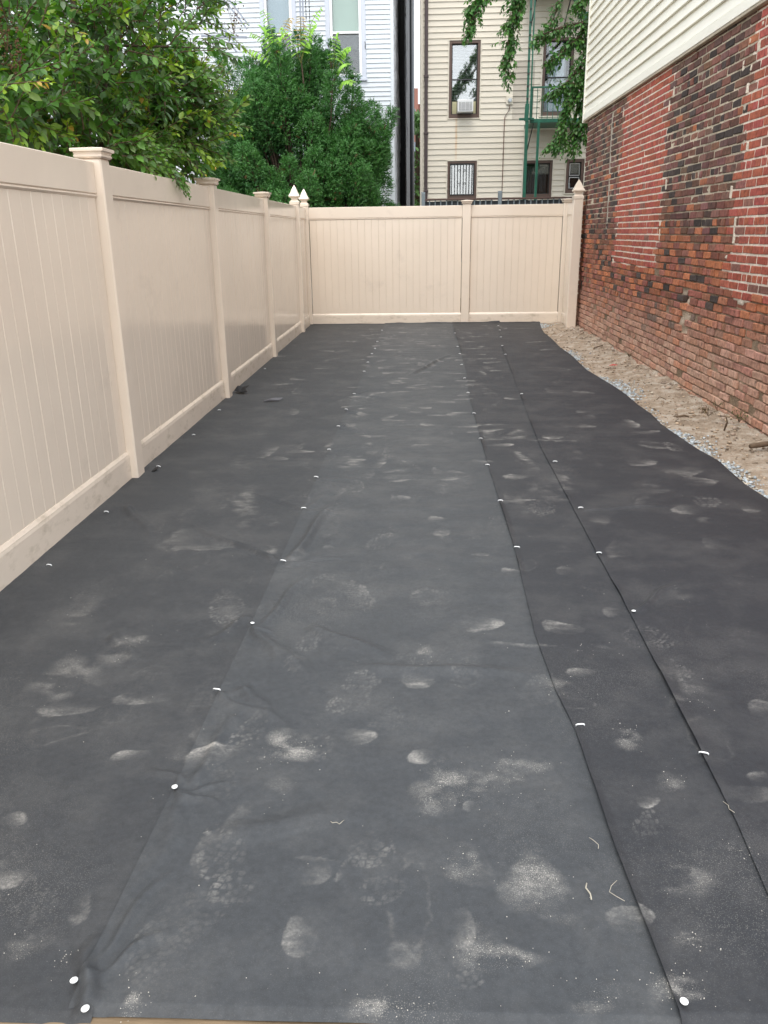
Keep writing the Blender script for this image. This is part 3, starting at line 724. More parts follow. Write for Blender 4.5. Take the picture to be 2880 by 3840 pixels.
# ------------------------------------------------------------------ clapboard houses
def facade(parent, face, x0, x1, z0, z1, h, openings, m, thick=.014, special=None):
    """courses of clapboards, cut round the openings (x0, x1, z0, z1)"""
    z = z0
    while z < z1:
        cuts = sorted((a, b) for a, b, c, d in openings if c < z+h*.7 and d > z+h*.3)
        x = x0; segs = []
        for a, b in cuts:
            if a > x+.02: segs.append((x, a))
            x = max(x, b)
        if x < x1-.02: segs.append((x, x1))
        for a, b in segs:
            if special and special(z) and a < special(z)[0] and b > special(z)[1]:
                s0, s1 = special(z)[:2]
                clap(None, 'siding_board', m, parent, 'x', a, s0-.001, z, h, face, 0, thick)
                o = clap(None, 'siding_board', M['cream_stained'], parent, 'x', s0, s1, z, h, face, 0, thick); o['label'] = 'grey stained siding board'
                clap(None, 'siding_board', m, parent, 'x', s1+.001, b, z, h, face, 0, thick)
            else: clap(None, 'siding_board', m, parent, 'x', a, b, z, h, face, 0, thick)
        z += h

def frame(mb, x0, x1, z0, z1, w, y0, y1, b=.003, wb=None, wt=None):
    wb = wb or w; wt = wt or w
    mb.box(x0, x0+w, y0, y1, z0, z1, b); mb.box(x1-w, x1, y0, y1, z0, z1, b)
    mb.box(x0+w+.0005, x1-w-.0005, y0+.001, y1-.001, z0, z0+wb, b); mb.box(x0+w+.0005, x1-w-.0005, y0+.001, y1-.001, z1-wt, z1, b)

def pane(parent, x0, x1, z0, z1, y, m):
    mb = MB(); mb.box(x0, x1, y, y+.004, z0, z1); return mb.build('pane', m, parent)

def blind(parent, x0, x1, z0, z1, y, pitch=.026):
    mb = MB(); n = int((z1-z0)/pitch)
    for i in range(n):
        zc = z1-(i+.5)*pitch; mb.bar((x0, y, zc), (x1, y, zc), .004, pitch*.86)
    return mb.build('blind', M['blind'], parent)

def curtain(parent, x0, x1, z0, z1, y, m, folds=9, amp=.02, sag=0.0, name='curtain'):
    nx, nz = 60, 14
    u = np.linspace(0, 1, nx)[:, None]; v = np.linspace(0, 1, nz)[None, :]
    X = x0+(x1-x0)*u+0*v; Z = z1+(z0-z1)*v-sag*np.sin(u*math.pi)*(1-v)*.5+0*u
    Y = y+amp*np.sin(u*folds*2*math.pi+1.2*np.sin(v*3))*(.5+.5*v)
    me = fast_mesh(name, np.stack([X, Y, Z], -1).reshape(-1, 3), grid_faces(nx, nz), m, smooth=True)
    o = link(name, me, parent); sm = o.modifiers.new('thickness', 'SOLIDIFY'); sm.thickness = .002; return o

# --- cream house behind the deck railing
ch = thing('cream_house', 'cream clapboard house with brown window frames behind the back fence', 'house', (0, 0, 0))
YC = 18.0
OP = [(.588, 1.245, 3.50, 4.925), (.577, 1.222, 1.98, 2.748), (2.127, 2.768, 1.98, 2.733), (3.002, 3.408, 2.056, 2.747), (2.430, 3.075, 3.51, 4.935), (.588, 1.245, 5.75, 7.2), (2.430, 3.075, 5.75, 7.2)]
facade(ch, YC, .095, 7.0, .45, 8.0, .1046, OP, M['cream_siding'], .021, special=lambda z: (1.885, 2.30) if 3.45 < z < 4.5 else None)
mb = MB(); mb.box(.06, 7.0, YC+.16, YC+9, 0, 8.2); mb.build('wall_core', M['dark'], ch)
for (a, b, c) in ((.06, .0935, .2), ):
    mb = MB(); mb.box(.035, .0945, YC-.022, YC+.18, 0, 8.2, .004); mb.build('corner_board', M['cream_siding'], ch)
mb = MB(); mb.box(.04, .059, YC+.181, YC+9, 0, 8.2); mb.build('side_wall', M['cream_siding'], ch)
mb = MB(); mb.box(-.1, 7.2, YC-.3, YC+9.2, 8.2, 8.35); mb.build('roof', M['roof'], ch)
bk = MB()                                                   # sheathing behind the boards, open at the windows
xs = sorted({.095, 7.0, *[v for o in OP for v in o[:2]]}); zs = sorted({0.0, 8.0, *[v for o in OP for v in o[2:]]})
for xa, xb in zip(xs[:-1], xs[1:]):
    for za, zb in zip(zs[:-1], zs[1:]):
        cx_, cz_ = (xa+xb)/2, (za+zb)/2
        if not any(a < cx_ < b and c < cz_ < d for a, b, c, d in OP): bk.box(xa, xb, YC+.0005, YC+.14, za, zb)
bk.build('sheathing', M['cream_siding'], ch)
dp = MB(); pts = [(.150, YC-.075, .3), (.150, YC-.075, 8.1)]
dp.box(.120, .187, YC-.10, YC-.045, .3, 8.1, .012)
d_o = dp.build('downpipe', M['downpipe'], ch)
for zc in (4.28, 3.25, 2.16, 5.9):
    c = MB(); c.box(.108, .203, YC-.108, YC-.02, zc-.022, zc+.022, .006); c.build('pipe_bracket', M['downpipe'], d_o)

def brown_window(op, sash_split, inner, w=.05, sill=.07):
    x0, x1, z0, z1 = op
    mb = MB(); frame(mb, x0, x1, z0, z1, .022, YC-.024, YC+.10); W = mb.build('window', M['cream_siding'], ch)
    f = MB(); frame(f, x0+.023, x1-.023, z0+.023, z1-.023, w, YC-.012, YC+.09, wb=sill); f.build('frame', M['brown_trim'], W)
    a, b, c, d = x0+.024+w, x1-.024-w, z0+.024+sill, z1-.024-w
    s = MB(); frame(s, a, b, c, d, .016, YC+.045, YC+.075)
    if sash_split: s.box(a+.017, b-.017, YC+.04, YC+.08, sash_split-.012, sash_split+.012, .002)
    s.build('sash', M['dark_iron'], W)
    return W, a+.016, b-.016, c+.016, d-.016
W, a, b, c, d = brown_window(OP[0], 4.225, None)
blind(W, a, b, 3.84, d-.03, YC+.105)
pane(W, a, b, 4.238, d, YC+.06, M['glass']); pane(W, a, b, 3.845, 4.212, YC+.055, M['glass'])
p = MB(); p.box(a, .772, YC+.052, YC+.07, 3.60, 3.832, .002); p.box(1.10, b, YC+.052, YC+.07, 3.60, 3.832, .002); p.build('side_panel', M['ac_panel'], W)
W, a, b, c, d = brown_window(OP[1], None, None, .045)
blind(W, a, b, c, d, YC+.105); pane(W, a, b, c, d, YC+.06, M['glass'])
gb = MB(); frame(gb, a-.012, b+.012, c-.012, d+.012, .014, YC-.03, YC-.016); g_o = gb.build('window_guard', M['dark_iron'], W)
for i in range(8):
    xx = a+.028+(b-a-.056)*i/7; q = MB(); q.bar((xx, YC-.023, c+.002), (xx, YC-.023, d-.002), .011); q.build('bar', M['dark_iron'], g_o)
sc = MB()
for zz in (c+.20, c+.45):
    for sx in (-1, 1):
        th = np.linspace(0, 5.4, 14); cxm = (a+b)/2+sx*.05
        sc.tube(np.stack([cxm+sx*.028*np.cos(th)*(1-th/9), 0*th+YC-.024, zz+.028*np.sin(th)*(1-th/9)], 1), .0035, 4)
sc.build('scroll', M['dark_iron'], g_o)
W, a, b, c, d = brown_window(OP[2], None, None, .05)
curtain(W, a+.02, a+.24, c, d-.02, YC+.12, M['curtain_grey'], 4, .014); curtain(W, a+.25, b-.03, c, d-.02, YC+.12, M['curtain_grey'], 5, .016)
pane(W, a, b, c, d, YC+.06, M['glass_low'])
W, a, b, c, d = brown_window(OP[3], 2.40, None, .055, .07)
sh = MB(); sh.box(a, b, YC+.10, YC+.104, 2.41, d); sh.build('insect_screen', mat('insect_screen', (.10, .105, .105), .8, .2), W)
fr = MB(); frame(fr, a+.004, b-.004, 2.415, d-.004, .012, YC+.028, YC+.042); frame(fr, a+.004, b-.004, c+.004, 2.385, .012, YC+.03, YC+.044); fr.build('storm_frame', M['ac_white'], W)
pane(W, a, b, c, d, YC+.06, M['glass_low'])
W, a, b, c, d = brown_window(OP[4], 4.225, None)
curtain(W, a+.06, b-.05, 4.10, d-.05, YC+.13, M['curtain_white'], 3, .02, .12); curtain(W, a+.01, b-.02, 3.80, 4.14, YC+.125, M['curtain_white'], 2, .016, .05); curtain(W, a, b, c, 3.82, YC+.13, M['curtain_white'], 3, .03, .08)
pane(W, a, b, c, d, YC+.06, M['glass_low'])
for op in OP[5:]:
    W, a, b, c, d = brown_window(op, (op[2]+op[3])/2, None); blind(W, a, b, c, d, YC+.105); pane(W, a, b, c, d, YC+.06, M['glass'])
mb = MB(); mb.box(1.755, 1.887, YC-.045, YC-.015, 3.745, 3.895, .008); mt = mb.build('meter_box', M['cream_siding'], ch)
mb = MB(); th = np.linspace(0, 1, 2); mb.tube([(1.826, YC-.046, 3.822), (1.826, YC-.085, 3.822), (1.826, YC-.095, 3.822)], [.038, .038, .03], 14); mb.build('meter_dial', M['meter'], mt)
mb = MB(); mb.tube([(1.828, YC-.03, 3.78), (1.826, YC-.03, 3.70), (1.815, YC-.03, 3.64), (1.775, YC-.03, 3.585), (1.742, YC-.03, 3.535), (1.733, YC-.03, 3.46), (1.731, YC-.03, 3.1), (1.728, YC-.03, 1.9), (1.728, YC-.03, .5)], .0085, 6); mb.build('conduit', M['conduit'], ch, True)

ac = thing('air_conditioner', 'white window air conditioner in the upper left window of the cream house', 'air conditioner', (.934, YC-.1, 3.61))
mb = MB(); mb.box(-.155, .155, -.13, .22, 0, .218, .008); ac_b = mb.build('body', M['ac_white'], ac)
mb = MB(); mb.box(-.128, .128, -.1335, -.131, .028, .175); mb.build('grille_recess', M['ac_dark'], ac)
for i in range(9):
    q = MB(); q.box(-.126, .126, -.139, -.134, .036+i*.0155, .044+i*.0155); q.build('slat', M['ac_white'], ac)
for i in range(3):
    q = MB(); q.box(-.126+.084*i+.038, -.126+.084*i+.044, -.141, -.1392, .03, .174); q.build('rib', M['ac_white'], ac)

# --- green fire escape on the cream house
fe = thing('fire_escape', 'green iron fire escape with railed platform on the cream house', 'fire escape', (0, 0, 0))
YE = 17.05
mb = MB(); mb.box(2.13, 3.4, YE-.02, YC-.05, 3.30, 3.37, .006); mb.build('platform', M['green_iron'], fe)
mb = MB(); mb.box(1.915, 2.20, YE-.06, YE-.022, 3.345, 3.385, .005); mb.build('counterweight_arm', M['green_iron'], fe)
for x0, z0, x1, z1, w in ((2.046, 7.5, 2.055, 3.36, .040), (2.116, 7.5, 2.118, 3.38, .026), (2.06, 3.35, 2.075, .3, .058), (2.285, 3.30, 2.28, .3, .046)):
    q = MB(); q.bar((x0, YE-.08, z0), (x1, YE-.08, z1), w, w*.8); q.build('pole', M['green_iron'], fe)
for i in range(18):
    q = MB(); q.bar((2.03, YE-.105, 3.5+i*.21), (2.075, YE-.105, 3.5+i*.21), .016); q.build('rung', M['dark_iron'], fe)
q = MB(); q.bar((2.045, YE-.09, 3.33), (2.055, YE-.09, 3.62), .075, .05); q.build('pole_sleeve', M['green_iron'], fe)
q = MB(); q.bar((2.13, YE, 3.91), (3.4, YE, 3.91), .030); q.build('rail', M['green_iron'], fe)
q = MB(); q.bar((2.62, YE-.01, 3.86), (2.74, YE-.01, 3.86), .06, .03); q.build('rail_clamp', M['green_iron'], fe)
q = MB(); q.bar((2.152, YE, 3.37), (2.152, YE, 3.895), .030); q.build('rail_post', M['green_iron'], fe)
for i in range(11):
    xx = 2.25+i*.101; q = MB(); q.bar((xx, YE+.002, 3.371), (xx, YE+.002, 3.895), .011); q.build('baluster', M['green_iron'], fe)
for x, z0 in ((2.20, 3.29), (2.86, 3.29), (2.20, 5.6), (2.84, 5.6)):
    q = MB(); q.bar((x, YE+.05, z0), (x-.01, YC-.022, z0-.48), .020); q.build('brace', M['dark_iron'], fe)
    q = MB(); q.box(x-.06, x+.035, YC-.032, YC-.015, z0-.56, z0-.02); q.build('brace_plate', M['cream_siding'], fe)
mb = MB(); mb.box(2.0, 3.4, YE-.02, YC-.05, 5.6, 5.67, .006); mb.build('platform', M['green_iron'], fe)
for x, dy in ((2.86, 0), (2.995, .5)):
    q = MB(); q.bar((x-.2, YE-.05+dy, 5.65), (x+.62, YE-.05+dy, 4.35), .05, .10); q.build('stair_stringer', M['green_iron'], fe)
for i in range(6):
    q = MB(); q.box(2.80+i*.105, 2.92+i*.105, YE-.02, YE+.42, 5.44-i*.17, 5.465-i*.17); q.build('tread', M['green_iron'], fe)

# --- deck railing
dr = thing('deck_railing', 'grey deck railing with brown cap just above the back fence', 'railing', (0, 0, 0))
YD = 15.0
mb = MB(); mb.box(.11, 2.9, YD-.05, YD+.07, 1.874, 1.900, .004); mb.build('cap_rail', M['rail_cap'], dr)
for x in (.088, 1.413, 2.76):
    mb = MB(); mb.box(x-.034, x+.030, YD-.055, YD+.045, .6, 1.993, .006); mb.build('post', M['rail_grey'], dr)
    mb = MB(); mb.loft(x-.002, YD-.005, [(1.9935, .036), (2.006, .036), (2.012, .03)]); mb.build('post_cap', M['rail_grey'], dr)
x = .195; i = 0
while x < 2.7:
    if abs(x-1.413) > .06:
        mb = MB(); mb.box(x-.010, x+.010, YD-.03, YD-.008, 1.05, 1.872, .002); mb.build('baluster', M['rail_grey'], dr)
    x += .0972; i += 1
for i in range(13):
    mb = MB(); mb.box(.10+i*.2, .298+i*.2, YD+.005, YD+.03, .9, 1.868+.004*(i % 3)-.012, .003); mb.build('backing_board', M['rail_dark'], dr)
mb = MB(); mb.box(0.03, 2.9, YD-.02, YC-.12, .85, .90); mb.build('deck_floor', M['rail_grey'], dr)

# --- white house
wh = thing('white_house', 'white clapboard house with lilac window casings behind the yew', 'house', (0, 0, 0))
YW = 16.5
WO = [(-1.672, -.950, 4.005, 5.9), (-2.85, -2.197, 4.005, 5.9), (-1.60, -.968, 1.1, 2.16), (-2.9, -2.2, 1.1, 2.16)]
facade(wh, YW, -9, -.509, .5, 9.0, .0772, WO, M['white_siding'], .017)
mb = MB(); mb.box(-.508, -.447, YW-.022, YW+.04, 0, 9.0, .004); mb.build('corner_board', M['white_siding'], wh)
bk = MB()
xs = sorted({-9.0, -.509, *[v for o in WO for v in o[:2]]}); zs = sorted({0.0, 9.0, *[v for o in WO for v in o[2:]]})
for xa, xb in zip(xs[:-1], xs[1:]):
    for za, zb in zip(zs[:-1], zs[1:]):
        cx_, cz_ = (xa+xb)/2, (za+zb)/2
        if not any(a < cx_ < b and c < cz_ < d for a, b, c, d in WO): bk.box(xa, xb, YW+.0005, YW+.15, za, zb)
bk.build('sheathing', M['white_siding'], wh)
mb = MB(); mb.box(-9, -.47, YW+.17, 23.3, 0, 9.0); mb.build('wall_core', M['black_wall'], wh)
mb = MB(); mb.box(-9.2, -.4, YW-.25, 23.3, 9.0, 9.15); mb.build('roof', M['roof'], wh)
# pale shingles on the side wall, torn away towards the back
V, F, C = [], [], []; g = np.random.default_rng(12); sh = MB()
for r in range(56):
    z0 = .4+r*.155
    for k in range(24):
        y0 = YW+.05+(k+.5*(r % 2))*.28
        lim = 21.8-1.7*np.clip((z0-3.6)/2.2, 0, 2.2)+.5*math.sin(z0*2.1)+g.uniform(-.25, .25)
        if y0 > lim: continue
        sh.box(-.4695, -.452+g.uniform(-.003, .004), y0+.004, y0+.272, z0-.02, z0+.148, 0, np.array([.62, .64, .67])*g.uniform(.72, 1.15))
sh.build('shingle_cladding', M['shingle'], wh, kind='stuff')
def white_window(op, split, upper, lower):
    x0, x1, z0, z1 = op
    mb = MB(); frame(mb, x0, x1, z0, z1, .075, YW-.028, YW+.04, wb=.075); W = mb.build('window', M['lilac_trim'], wh)
    f = MB(); frame(f, x0+.076, x1-.076, z0+.076, z1-.076, .048, YW-.012, YW+.06, wb=.036); f.build('frame', M['white_trim'], W)
    a, b, c, d = x0+.125, x1-.125, z0+.113, z1-.125
    if split: q = MB(); q.box(a, b, YW+.0, YW+.06, split-.02, split+.02, .003); q.build('meeting_rail', M['white_trim'], W)
    sp_ = split or d
    rs = MB(); rs.box(a, b, YW+.10, YW+.104, sp_, d) if split else None
    if split: rs.build('roller_shade', upper, W)
    rm = MB(); rm.box(a-.02, b+.02, YW+.155, YW+.165, c-.02, d+.02); rm.build('room_dark', M['dark'], W)
    if lower: curtain(W, a, b, split-.26, split-.01, YW+.12, M['curtain_grey'], 3, .012)
    pane(W, a, b, c, d, YW+.05, M['glass_low'])
    sl = MB(); sl.box(x0-.012, x1+.012, YW-.05, YW-.03, z0-.012, z0+.03, .004); sl.build('sill', M['lilac_trim'], W)
white_window(WO[0], 4.78, M['shade_green'], True)
white_window(WO[1], 4.78, M['shade_blue'], False)
white_window(WO[2], None, None, False); white_window(WO[3], None, None, False)
mb = MB(); mb.tube([(-.965, YW-.04, 4.62), (-.958, YW-.07, 4.57), (-.962, YW-.045, 4.50)], .006, 5); mb.build('hook', M['dark_iron'], wh)

bd = thing('dark_building', 'black tar covered side of a building set back behind the white house', 'building', (0, 0, 0))
mb = MB(); mb.box(-8, -.36, 23.35, 38, 0, 12); mb.build('wall', M['black_wall'], bd)
mb = MB(); mb.tube([(-.27, 37.9, 0), (-.27, 37.9, 12)], .075, 8); mb.build('downpipe', mat('dull_pipe', (.07, .08, .09), .3, .5), bd, True)
mb = MB(); mb.box(-.40, -.20, 38.05, 44, 0, 12.2); mb.build('rear_wall', M['black_wall'], bd)
mb = MB(); frame(mb, 0, .55, 0, .75, .07, -.05, .05); o = mb.build('window_frame', M['grey_iron'], bd, loc=(-.40, 26.5, 5.6)); o.rotation_euler.z = math.radians(90)
g = np.random.default_rng(9); mb = MB()
for _ in range(26):
    y, z = g.uniform(23.5, 30), g.uniform(2, 9); mb.box(-.372, -.352, y, y+g.uniform(.05, .3), z, z+g.uniform(.05, .5), 0, np.array([.36, .36, .37])*g.uniform(.5, 1))
for _ in range(10):
    y, z = g.uniform(23.5, 25.5), g.uniform(6.8, 8.6); mb.box(-.376, -.352, y, y+g.uniform(.1, .3), z, z+g.uniform(.2, .6), 0, (.5, .5, .5))
mb.build('torn_cladding', M['shingle'], bd, kind='stuff')

# grey fire escape and chains on the white house
ge = thing('fire_escape', 'pale grey iron fire escape with hanging chains on the white house', 'fire escape', (0, 0, 0))
for x in (-2.049, -2.003):
    q = MB(); q.bar((x, YW-.5, 6.5), (x-.01, YW-.5, 3.9), .026); q.build('pole', M['grey_iron'], ge)
for x0, z0, x1, z1 in ((-3.319, 5.255, -2.95, 4.80), (-3.36, 5.20, -2.99, 4.75), (-3.60, 5.04, -3.14, 4.43), (-3.66, 5.02, -3.2, 4.40), (-3.0, 4.62, -3.8, 4.66)):
    q = MB(); q.bar((x0, YW-.6, z0), (x1, YW-.6, z1), .028, .05); q.build('stair_stringer', M['grey_iron'], ge)
for x, ze in ((-1.957, 4.9), (-1.896, 4.56)):
    ch_ = MB(); z = 6.2; i = 0
    while z > ze:
        (ch_.box(x-.008, x+.008, YW-.5, YW-.496, z-.03, z) if i % 2 else ch_.box(x-.003, x+.003, YW-.508, YW-.488, z-.03, z)); z -= .027; i += 1
    ch_.build('chain', M['dark_iron'], ge)

# --- far brick block in the gap
fb = thing('brick_apartment_block', 'distant red brick apartment block seen in the gap between the houses', 'building', (0, 0, 0))
mb = MB(); mb.box(-14, -.02, 62, 74, 0, 10.75); mb.box(-.02, 6, 63, 74, 0, 9.9); mb.build('wall', M['far_brick'], fb)
for r in range(5):
    for k in range(6):
        mb = MB(); mb.box(-.62-k*2.4-.5, -.62-k*2.4+.42, 61.94, 61.99, 9.2-r*2.1-1.1, 9.2-r*2.1+.25); mb.build('window', M['far_glass'], fb)
        mb = MB(); mb.box(.1+k*.9, .55+k*.9, 62.94, 62.99, 8.8-r*2.1-1.1, 8.8-r*2.1+.25); mb.build('window', M['far_glass'], fb)

# ------------------------------------------------------------------ foliage
def norm(a): return a/(np.linalg.norm(a, axis=-1, keepdims=True)+1e-9)
def leaf_verts(P, D, U, L, W):
    D = norm(D); S = norm(np.cross(D, U)); N = np.cross(S, D); L = L[:, None]; W = W[:, None]
    v = [P, P+.5*L*D-.05*L*N, P+L*D-.16*L*N, P+.22*L*D+.40*W*S+.05*L*N, P+.62*L*D+.42*W*S-.01*L*N, P+.22*L*D-.40*W*S+.05*L*N, P+.62*L*D-.42*W*S-.01*L*N]
    return np.stack(v, 1)
LF = np.array([(0, 3, 1), (3, 4, 1), (4, 2, 1), (0, 1, 5), (5, 1, 6), (6, 1, 2)])
def leaves(parent, P, D, U, L, W, C, nparts=300):
    V = leaf_verts(P, D, U, L, W)
    size = L*W/((P+np.array(parent.location)-CAMLOC)**2).sum(1)
    order = np.argsort(-size*(1+.0*size)) if nparts else np.array([], int)
    top = order[:nparts] if nparts else order
    rest = np.ones(len(P), bool); rest[top] = False
    Vr = V[rest]; n = len(Vr)
    F = (LF[None]+7*np.arange(n)[:, None, None]).reshape(-1, 3)
    link('crown', fast_mesh('crown', Vr.reshape(-1, 3), F, M['leaf_a'], {'tint': np.repeat(C[rest], 7, 0)}), parent, kind='stuff')
    if nparts:
        one = leaf_verts(np.zeros((1, 3)), np.array([[1., 0, 0]]), np.array([[0, 0, 1.]]), np.array([1.]), np.array([1.]))[0]
        me = fast_mesh('leaf', one, LF, M['leaf_o'])
        Dn = norm(D); S = norm(np.cross(Dn, U)); N = np.cross(S, Dn)
        for i in top:
            o = link('leaf', me, parent, color=C[i])
            w = W[i]/L[i]
            o.matrix_basis = Matrix(((Dn[i][0]*L[i], S[i][0]*-L[i]*w, N[i][0]*L[i], P[i][0]), (Dn[i][1]*L[i], S[i][1]*-L[i]*w, N[i][1]*L[i], P[i][1]), (Dn[i][2]*L[i], S[i][2]*-L[i]*w, N[i][2]*L[i], P[i][2]), (0, 0, 0, 1)))

def shoot(path_start, d, length, step, leafL, g, acc, tw, tipcol=0.0, pair=True, droop=0.0, ratio=.60):
    """a shoot with leaves in pairs; appends to acc lists"""
    p = np.array(path_start, float); d = norm(np.array(d, float)); pts = [p.copy()]; n = max(3, int(length/step)); ph = g.uniform(0, 6)
    for i in range(n):
        d = norm(d+g.normal(0, .07, 3)+np.array([0, 0, -droop*step*8])); p = p+d*step; pts.append(p.copy())
        t = i/(n-1)
        a = np.array([0, 0, 1.]) if abs(d[2]) < .9 else np.array([1., 0, 0])
        u = norm(np.cross(d, a)); v = np.cross(d, u)
        ph += 1.57 if pair else 2.4
        for s in ((0, math.pi) if pair else (0,)):
            th = ph+s+g.normal(0, .25); side = math.cos(th)*u+math.sin(th)*v
            ld = norm(side*.85+d*(.55+.6*t)+np.array([0, 0, -.22-droop*.5])+g.normal(0, .15, 3))
            L = leafL*(1-.55*max(0, t-.55)/.45)*g.uniform(.75, 1.15)
            acc['P'].append(p+side*.004); acc['D'].append(ld); acc['U'].append(norm(np.array([0, -.35, .9])+.45*side+g.normal(0, .35, 3))); acc['L'].append(L); acc['W'].append(L*ratio*g.uniform(.85, 1.1)); acc['T'].append(t*tipcol)
    tw.tube(pts[:: max(1, n//5)]+[pts[-1]], np.linspace(.0045, .0015, len(pts[::max(1, n//5)])+1), 4)
    return pts

def new_acc(): return {k: [] for k in 'PDULWT'}

def crape():
    t = thing('leafy_tree', 'broadleaf tree with pale new shoots overhanging the left fence', 'tree', (-2.75, 6.7, 0))
    g = np.random.default_rng(31); acc = new_acc(); tw = MB(); o = np.array([-2.75, 6.7, 0])
    br = MB(); tips = []
    for i in range(9):
        a = i*.9+g.uniform(-.3, .3); sp_ = g.uniform(.5, 1.25); h = g.uniform(2.5, 4.0)
        pts = [np.array([.08*math.cos(a), .08*math.sin(a), 0]), np.array([.25*sp_*math.cos(a), .3*sp_*math.sin(a), .9]), np.array([.6*sp_*math.cos(a), .75*sp_*math.sin(a), 1.8]), np.array([1.0*sp_*math.cos(a), 1.25*sp_*math.sin(a), h])]
        pts = [p+g.normal(0, .05, 3)*(k > 0) for k, p in enumerate(pts)]
        br.tube(pts, [.05, .038, .026, .010], 7)
        for k in range(14):
            u = g.uniform(.35, 1); q = pts[2]*(1-u)+pts[3]*u if u > .5 else pts[1]*(1-u*2)+pts[2]*u*2
            e = q+g.normal(0, 1, 3)*np.array([.45, .45, .3])+np.array([0, 0, .15]); br.tube([q, (q+e)/2+g.normal(0, .04, 3), e], [.011, .007, .003], 5)
    br.build('trunk', M['bark'], t, True)
    E = [((.35, -.35, 2.55), (.85, 1.35, .85), 250), ((.15, -1.6, 2.3), (.75, .8, .65), 130), ((.65, .35, 2.25), (.55, .9, .50), 120), ((-.6, .2, 2.7), (1.0, 1.6, 1.0), 160), ((.75, .75, 3.25), (.6, .75, .5), 80), ((.45, -.6, 1.95), (.42, .9, .26), 90), ((0, 0, 3.7), (1.2, 1.6, .6), 110), ((.2, -1.9, 1.98), (.45, .5, .28), 50), ((.85, .35, 2.27), (.33, .6, .32), 90), ((.66, .2, 2.0), (.3, .6, .18), 50)]
    for c, r, n in E:
        c, r = np.array(c), np.array(r)
        for _ in range(int(n*1.5)):
            q = norm(g.normal(0, 1, 3)); rad = g.uniform(.25, 1)**.6; s = c+q*r*rad*.85
            if s[2] < 1.80: s[2] = 1.80+g.uniform(0, .1)
            d = norm(q*.8+np.array([.1, -.1, .75])+g.normal(0, .4, 3)) if g.random() < .72 else norm(q+g.normal(0, .5, 3)+np.array([0, 0, -.1]))
            fresh = g.random()
            shoot(s, d, g.uniform(.18, .42), g.uniform(.030, .040), g.uniform(.060, .088), g, acc, tw, 1.2 if fresh < .26*(rad > .6) else (.3 if fresh < .6 else 0))
    n_in = len(acc['P'])
    # outstanding shoots
    for s, e, L, tc in (((.62, -.75, 1.95), (.90, -.92, 2.62), .075, 1.), ((.50, -1.0, 1.95), (.66, -1.1, 2.28), .070, .8), ((.80, -.4, 2.0), (1.12, -.25, 2.34), .065, 1.), ((.95, .1, 2.0), (1.32, .35, 2.15), .06, 1.), ((.9, .2, 2.1), (1.28, .5, 2.45), .055, 1.), ((.7, .8, 3.0), (1.35, .8, 3.02), .05, .7), ((.55, -2.0, 1.85), (.62, -2.1, 2.05), .06, 1.), ((.55, -1.3, 1.85), (.72, -1.55, 1.95), .06, .9), ((.4, -1.5, 2.5), (.42, -1.7, 2.78), .06, 1.), ((.1, -1.9, 2.3), (.2, -2.1, 2.55), .06, 1.), ((.3, -1.9, 2.0), (.45, -2.0, 2.2), .06, .9), ((.85, -.2, 1.85), (1.02, -.35, 1.72), .055, .2), ((.95, -.5, 1.86), (1.10, -.62, 1.60), .05, .1), ((.9, -.6, 1.88), (1.07, -.72, 1.68), .05, .1), ((1.0, -.3, 1.95), (1.14, -.42, 1.75), .05, .9), ((.85, .6, 3.05), (1.5, .7, 2.86), .05, .8)):
        s, e = np.array(s), np.array(e); shoot(s, e-s, np.linalg.norm(e-s), .032, L, g, acc, tw, tc)
    for _ in range(34):                                    # the clump that spills over the fence top
        y_ = g.uniform(-1.25, -.45); s = np.array([g.uniform(.72, .88), y_, g.uniform(1.84, 2.0)]); e = np.array([g.uniform(.98, 1.10), y_+g.uniform(-.12, .12), g.uniform(1.72, 1.98)])
        shoot(s, e-s, np.linalg.norm(e-s), .03, .07, g, acc, tw, .25)
    for y_, z_ in ((-.62, 1.62), (-.55, 1.68), (-.72, 1.66)):
        p0 = np.array([1.03, y_-.02, 1.80]); e = np.array([1.115, y_, z_]); shoot(p0, e-p0, np.linalg.norm(e-p0), .022, .052, g, acc, tw, .2)
    A = {k: np.array(v) for k, v in acc.items()}
    wp = A['P']+A['D']*A['L'][:, None]; ok = ~((wp[:, 0] > .90) & (wp[:, 2] < 1.80)); ok[n_in:] = True; A = {k: v[ok] for k, v in A.items()}
    n = len(A['P']); C = np.array([.078, .195, .036])*g.uniform(.5, 1.55, (n, 1))*np.array([1, 1, 1])
    grey = g.random(n) < .2; C[grey] = np.array([.14, .22, .11])*g.uniform(.7, 1.2, (grey.sum(), 1))
    k = np.clip(A['T']*g.uniform(.5, 1.3, n), 0, 1)[:, None]; young = np.array([.30, .46, .045])*g.uniform(.7, 1.2, (n, 1)); amber = g.random(n) < .07; young[amber] = np.array([.48, .30, .06])
    C = C*(1-k)+young*k
    leaves(t, A['P'], A['D'], A['U'], A['L'], A['W'], C)
    tw.build('twigs', M['twig'], t, kind='stuff')
    for c, nn in (((.42, -1.55, 2.36), 60), ((.30, -1.75, 2.30), 50), ((.36, -1.5, 2.50), 30), ((.50, -.9, 3.0), 40), ((1.25, .7, 3.02), 30)):
        m = MB()
        for _ in range(nn):
            q = np.array(c)+g.normal(0, 1, 3)*np.array([.05, .05, .08]); m.loft(q[0], q[1], [(q[2]-.006, .001), (q[2]-.003, .0055), (q[2]+.003, .0055), (q[2]+.006, .001)], 6)
        for _ in range(8):
            q = np.array(c)+g.normal(0, 1, 3)*np.array([.05, .05, .08]); m.tube([np.array(c)-np.array([0, 0, .12]), q], .0015, 4)
        m.build('seed_cluster', M['seed'], t, kind='stuff')
crape()

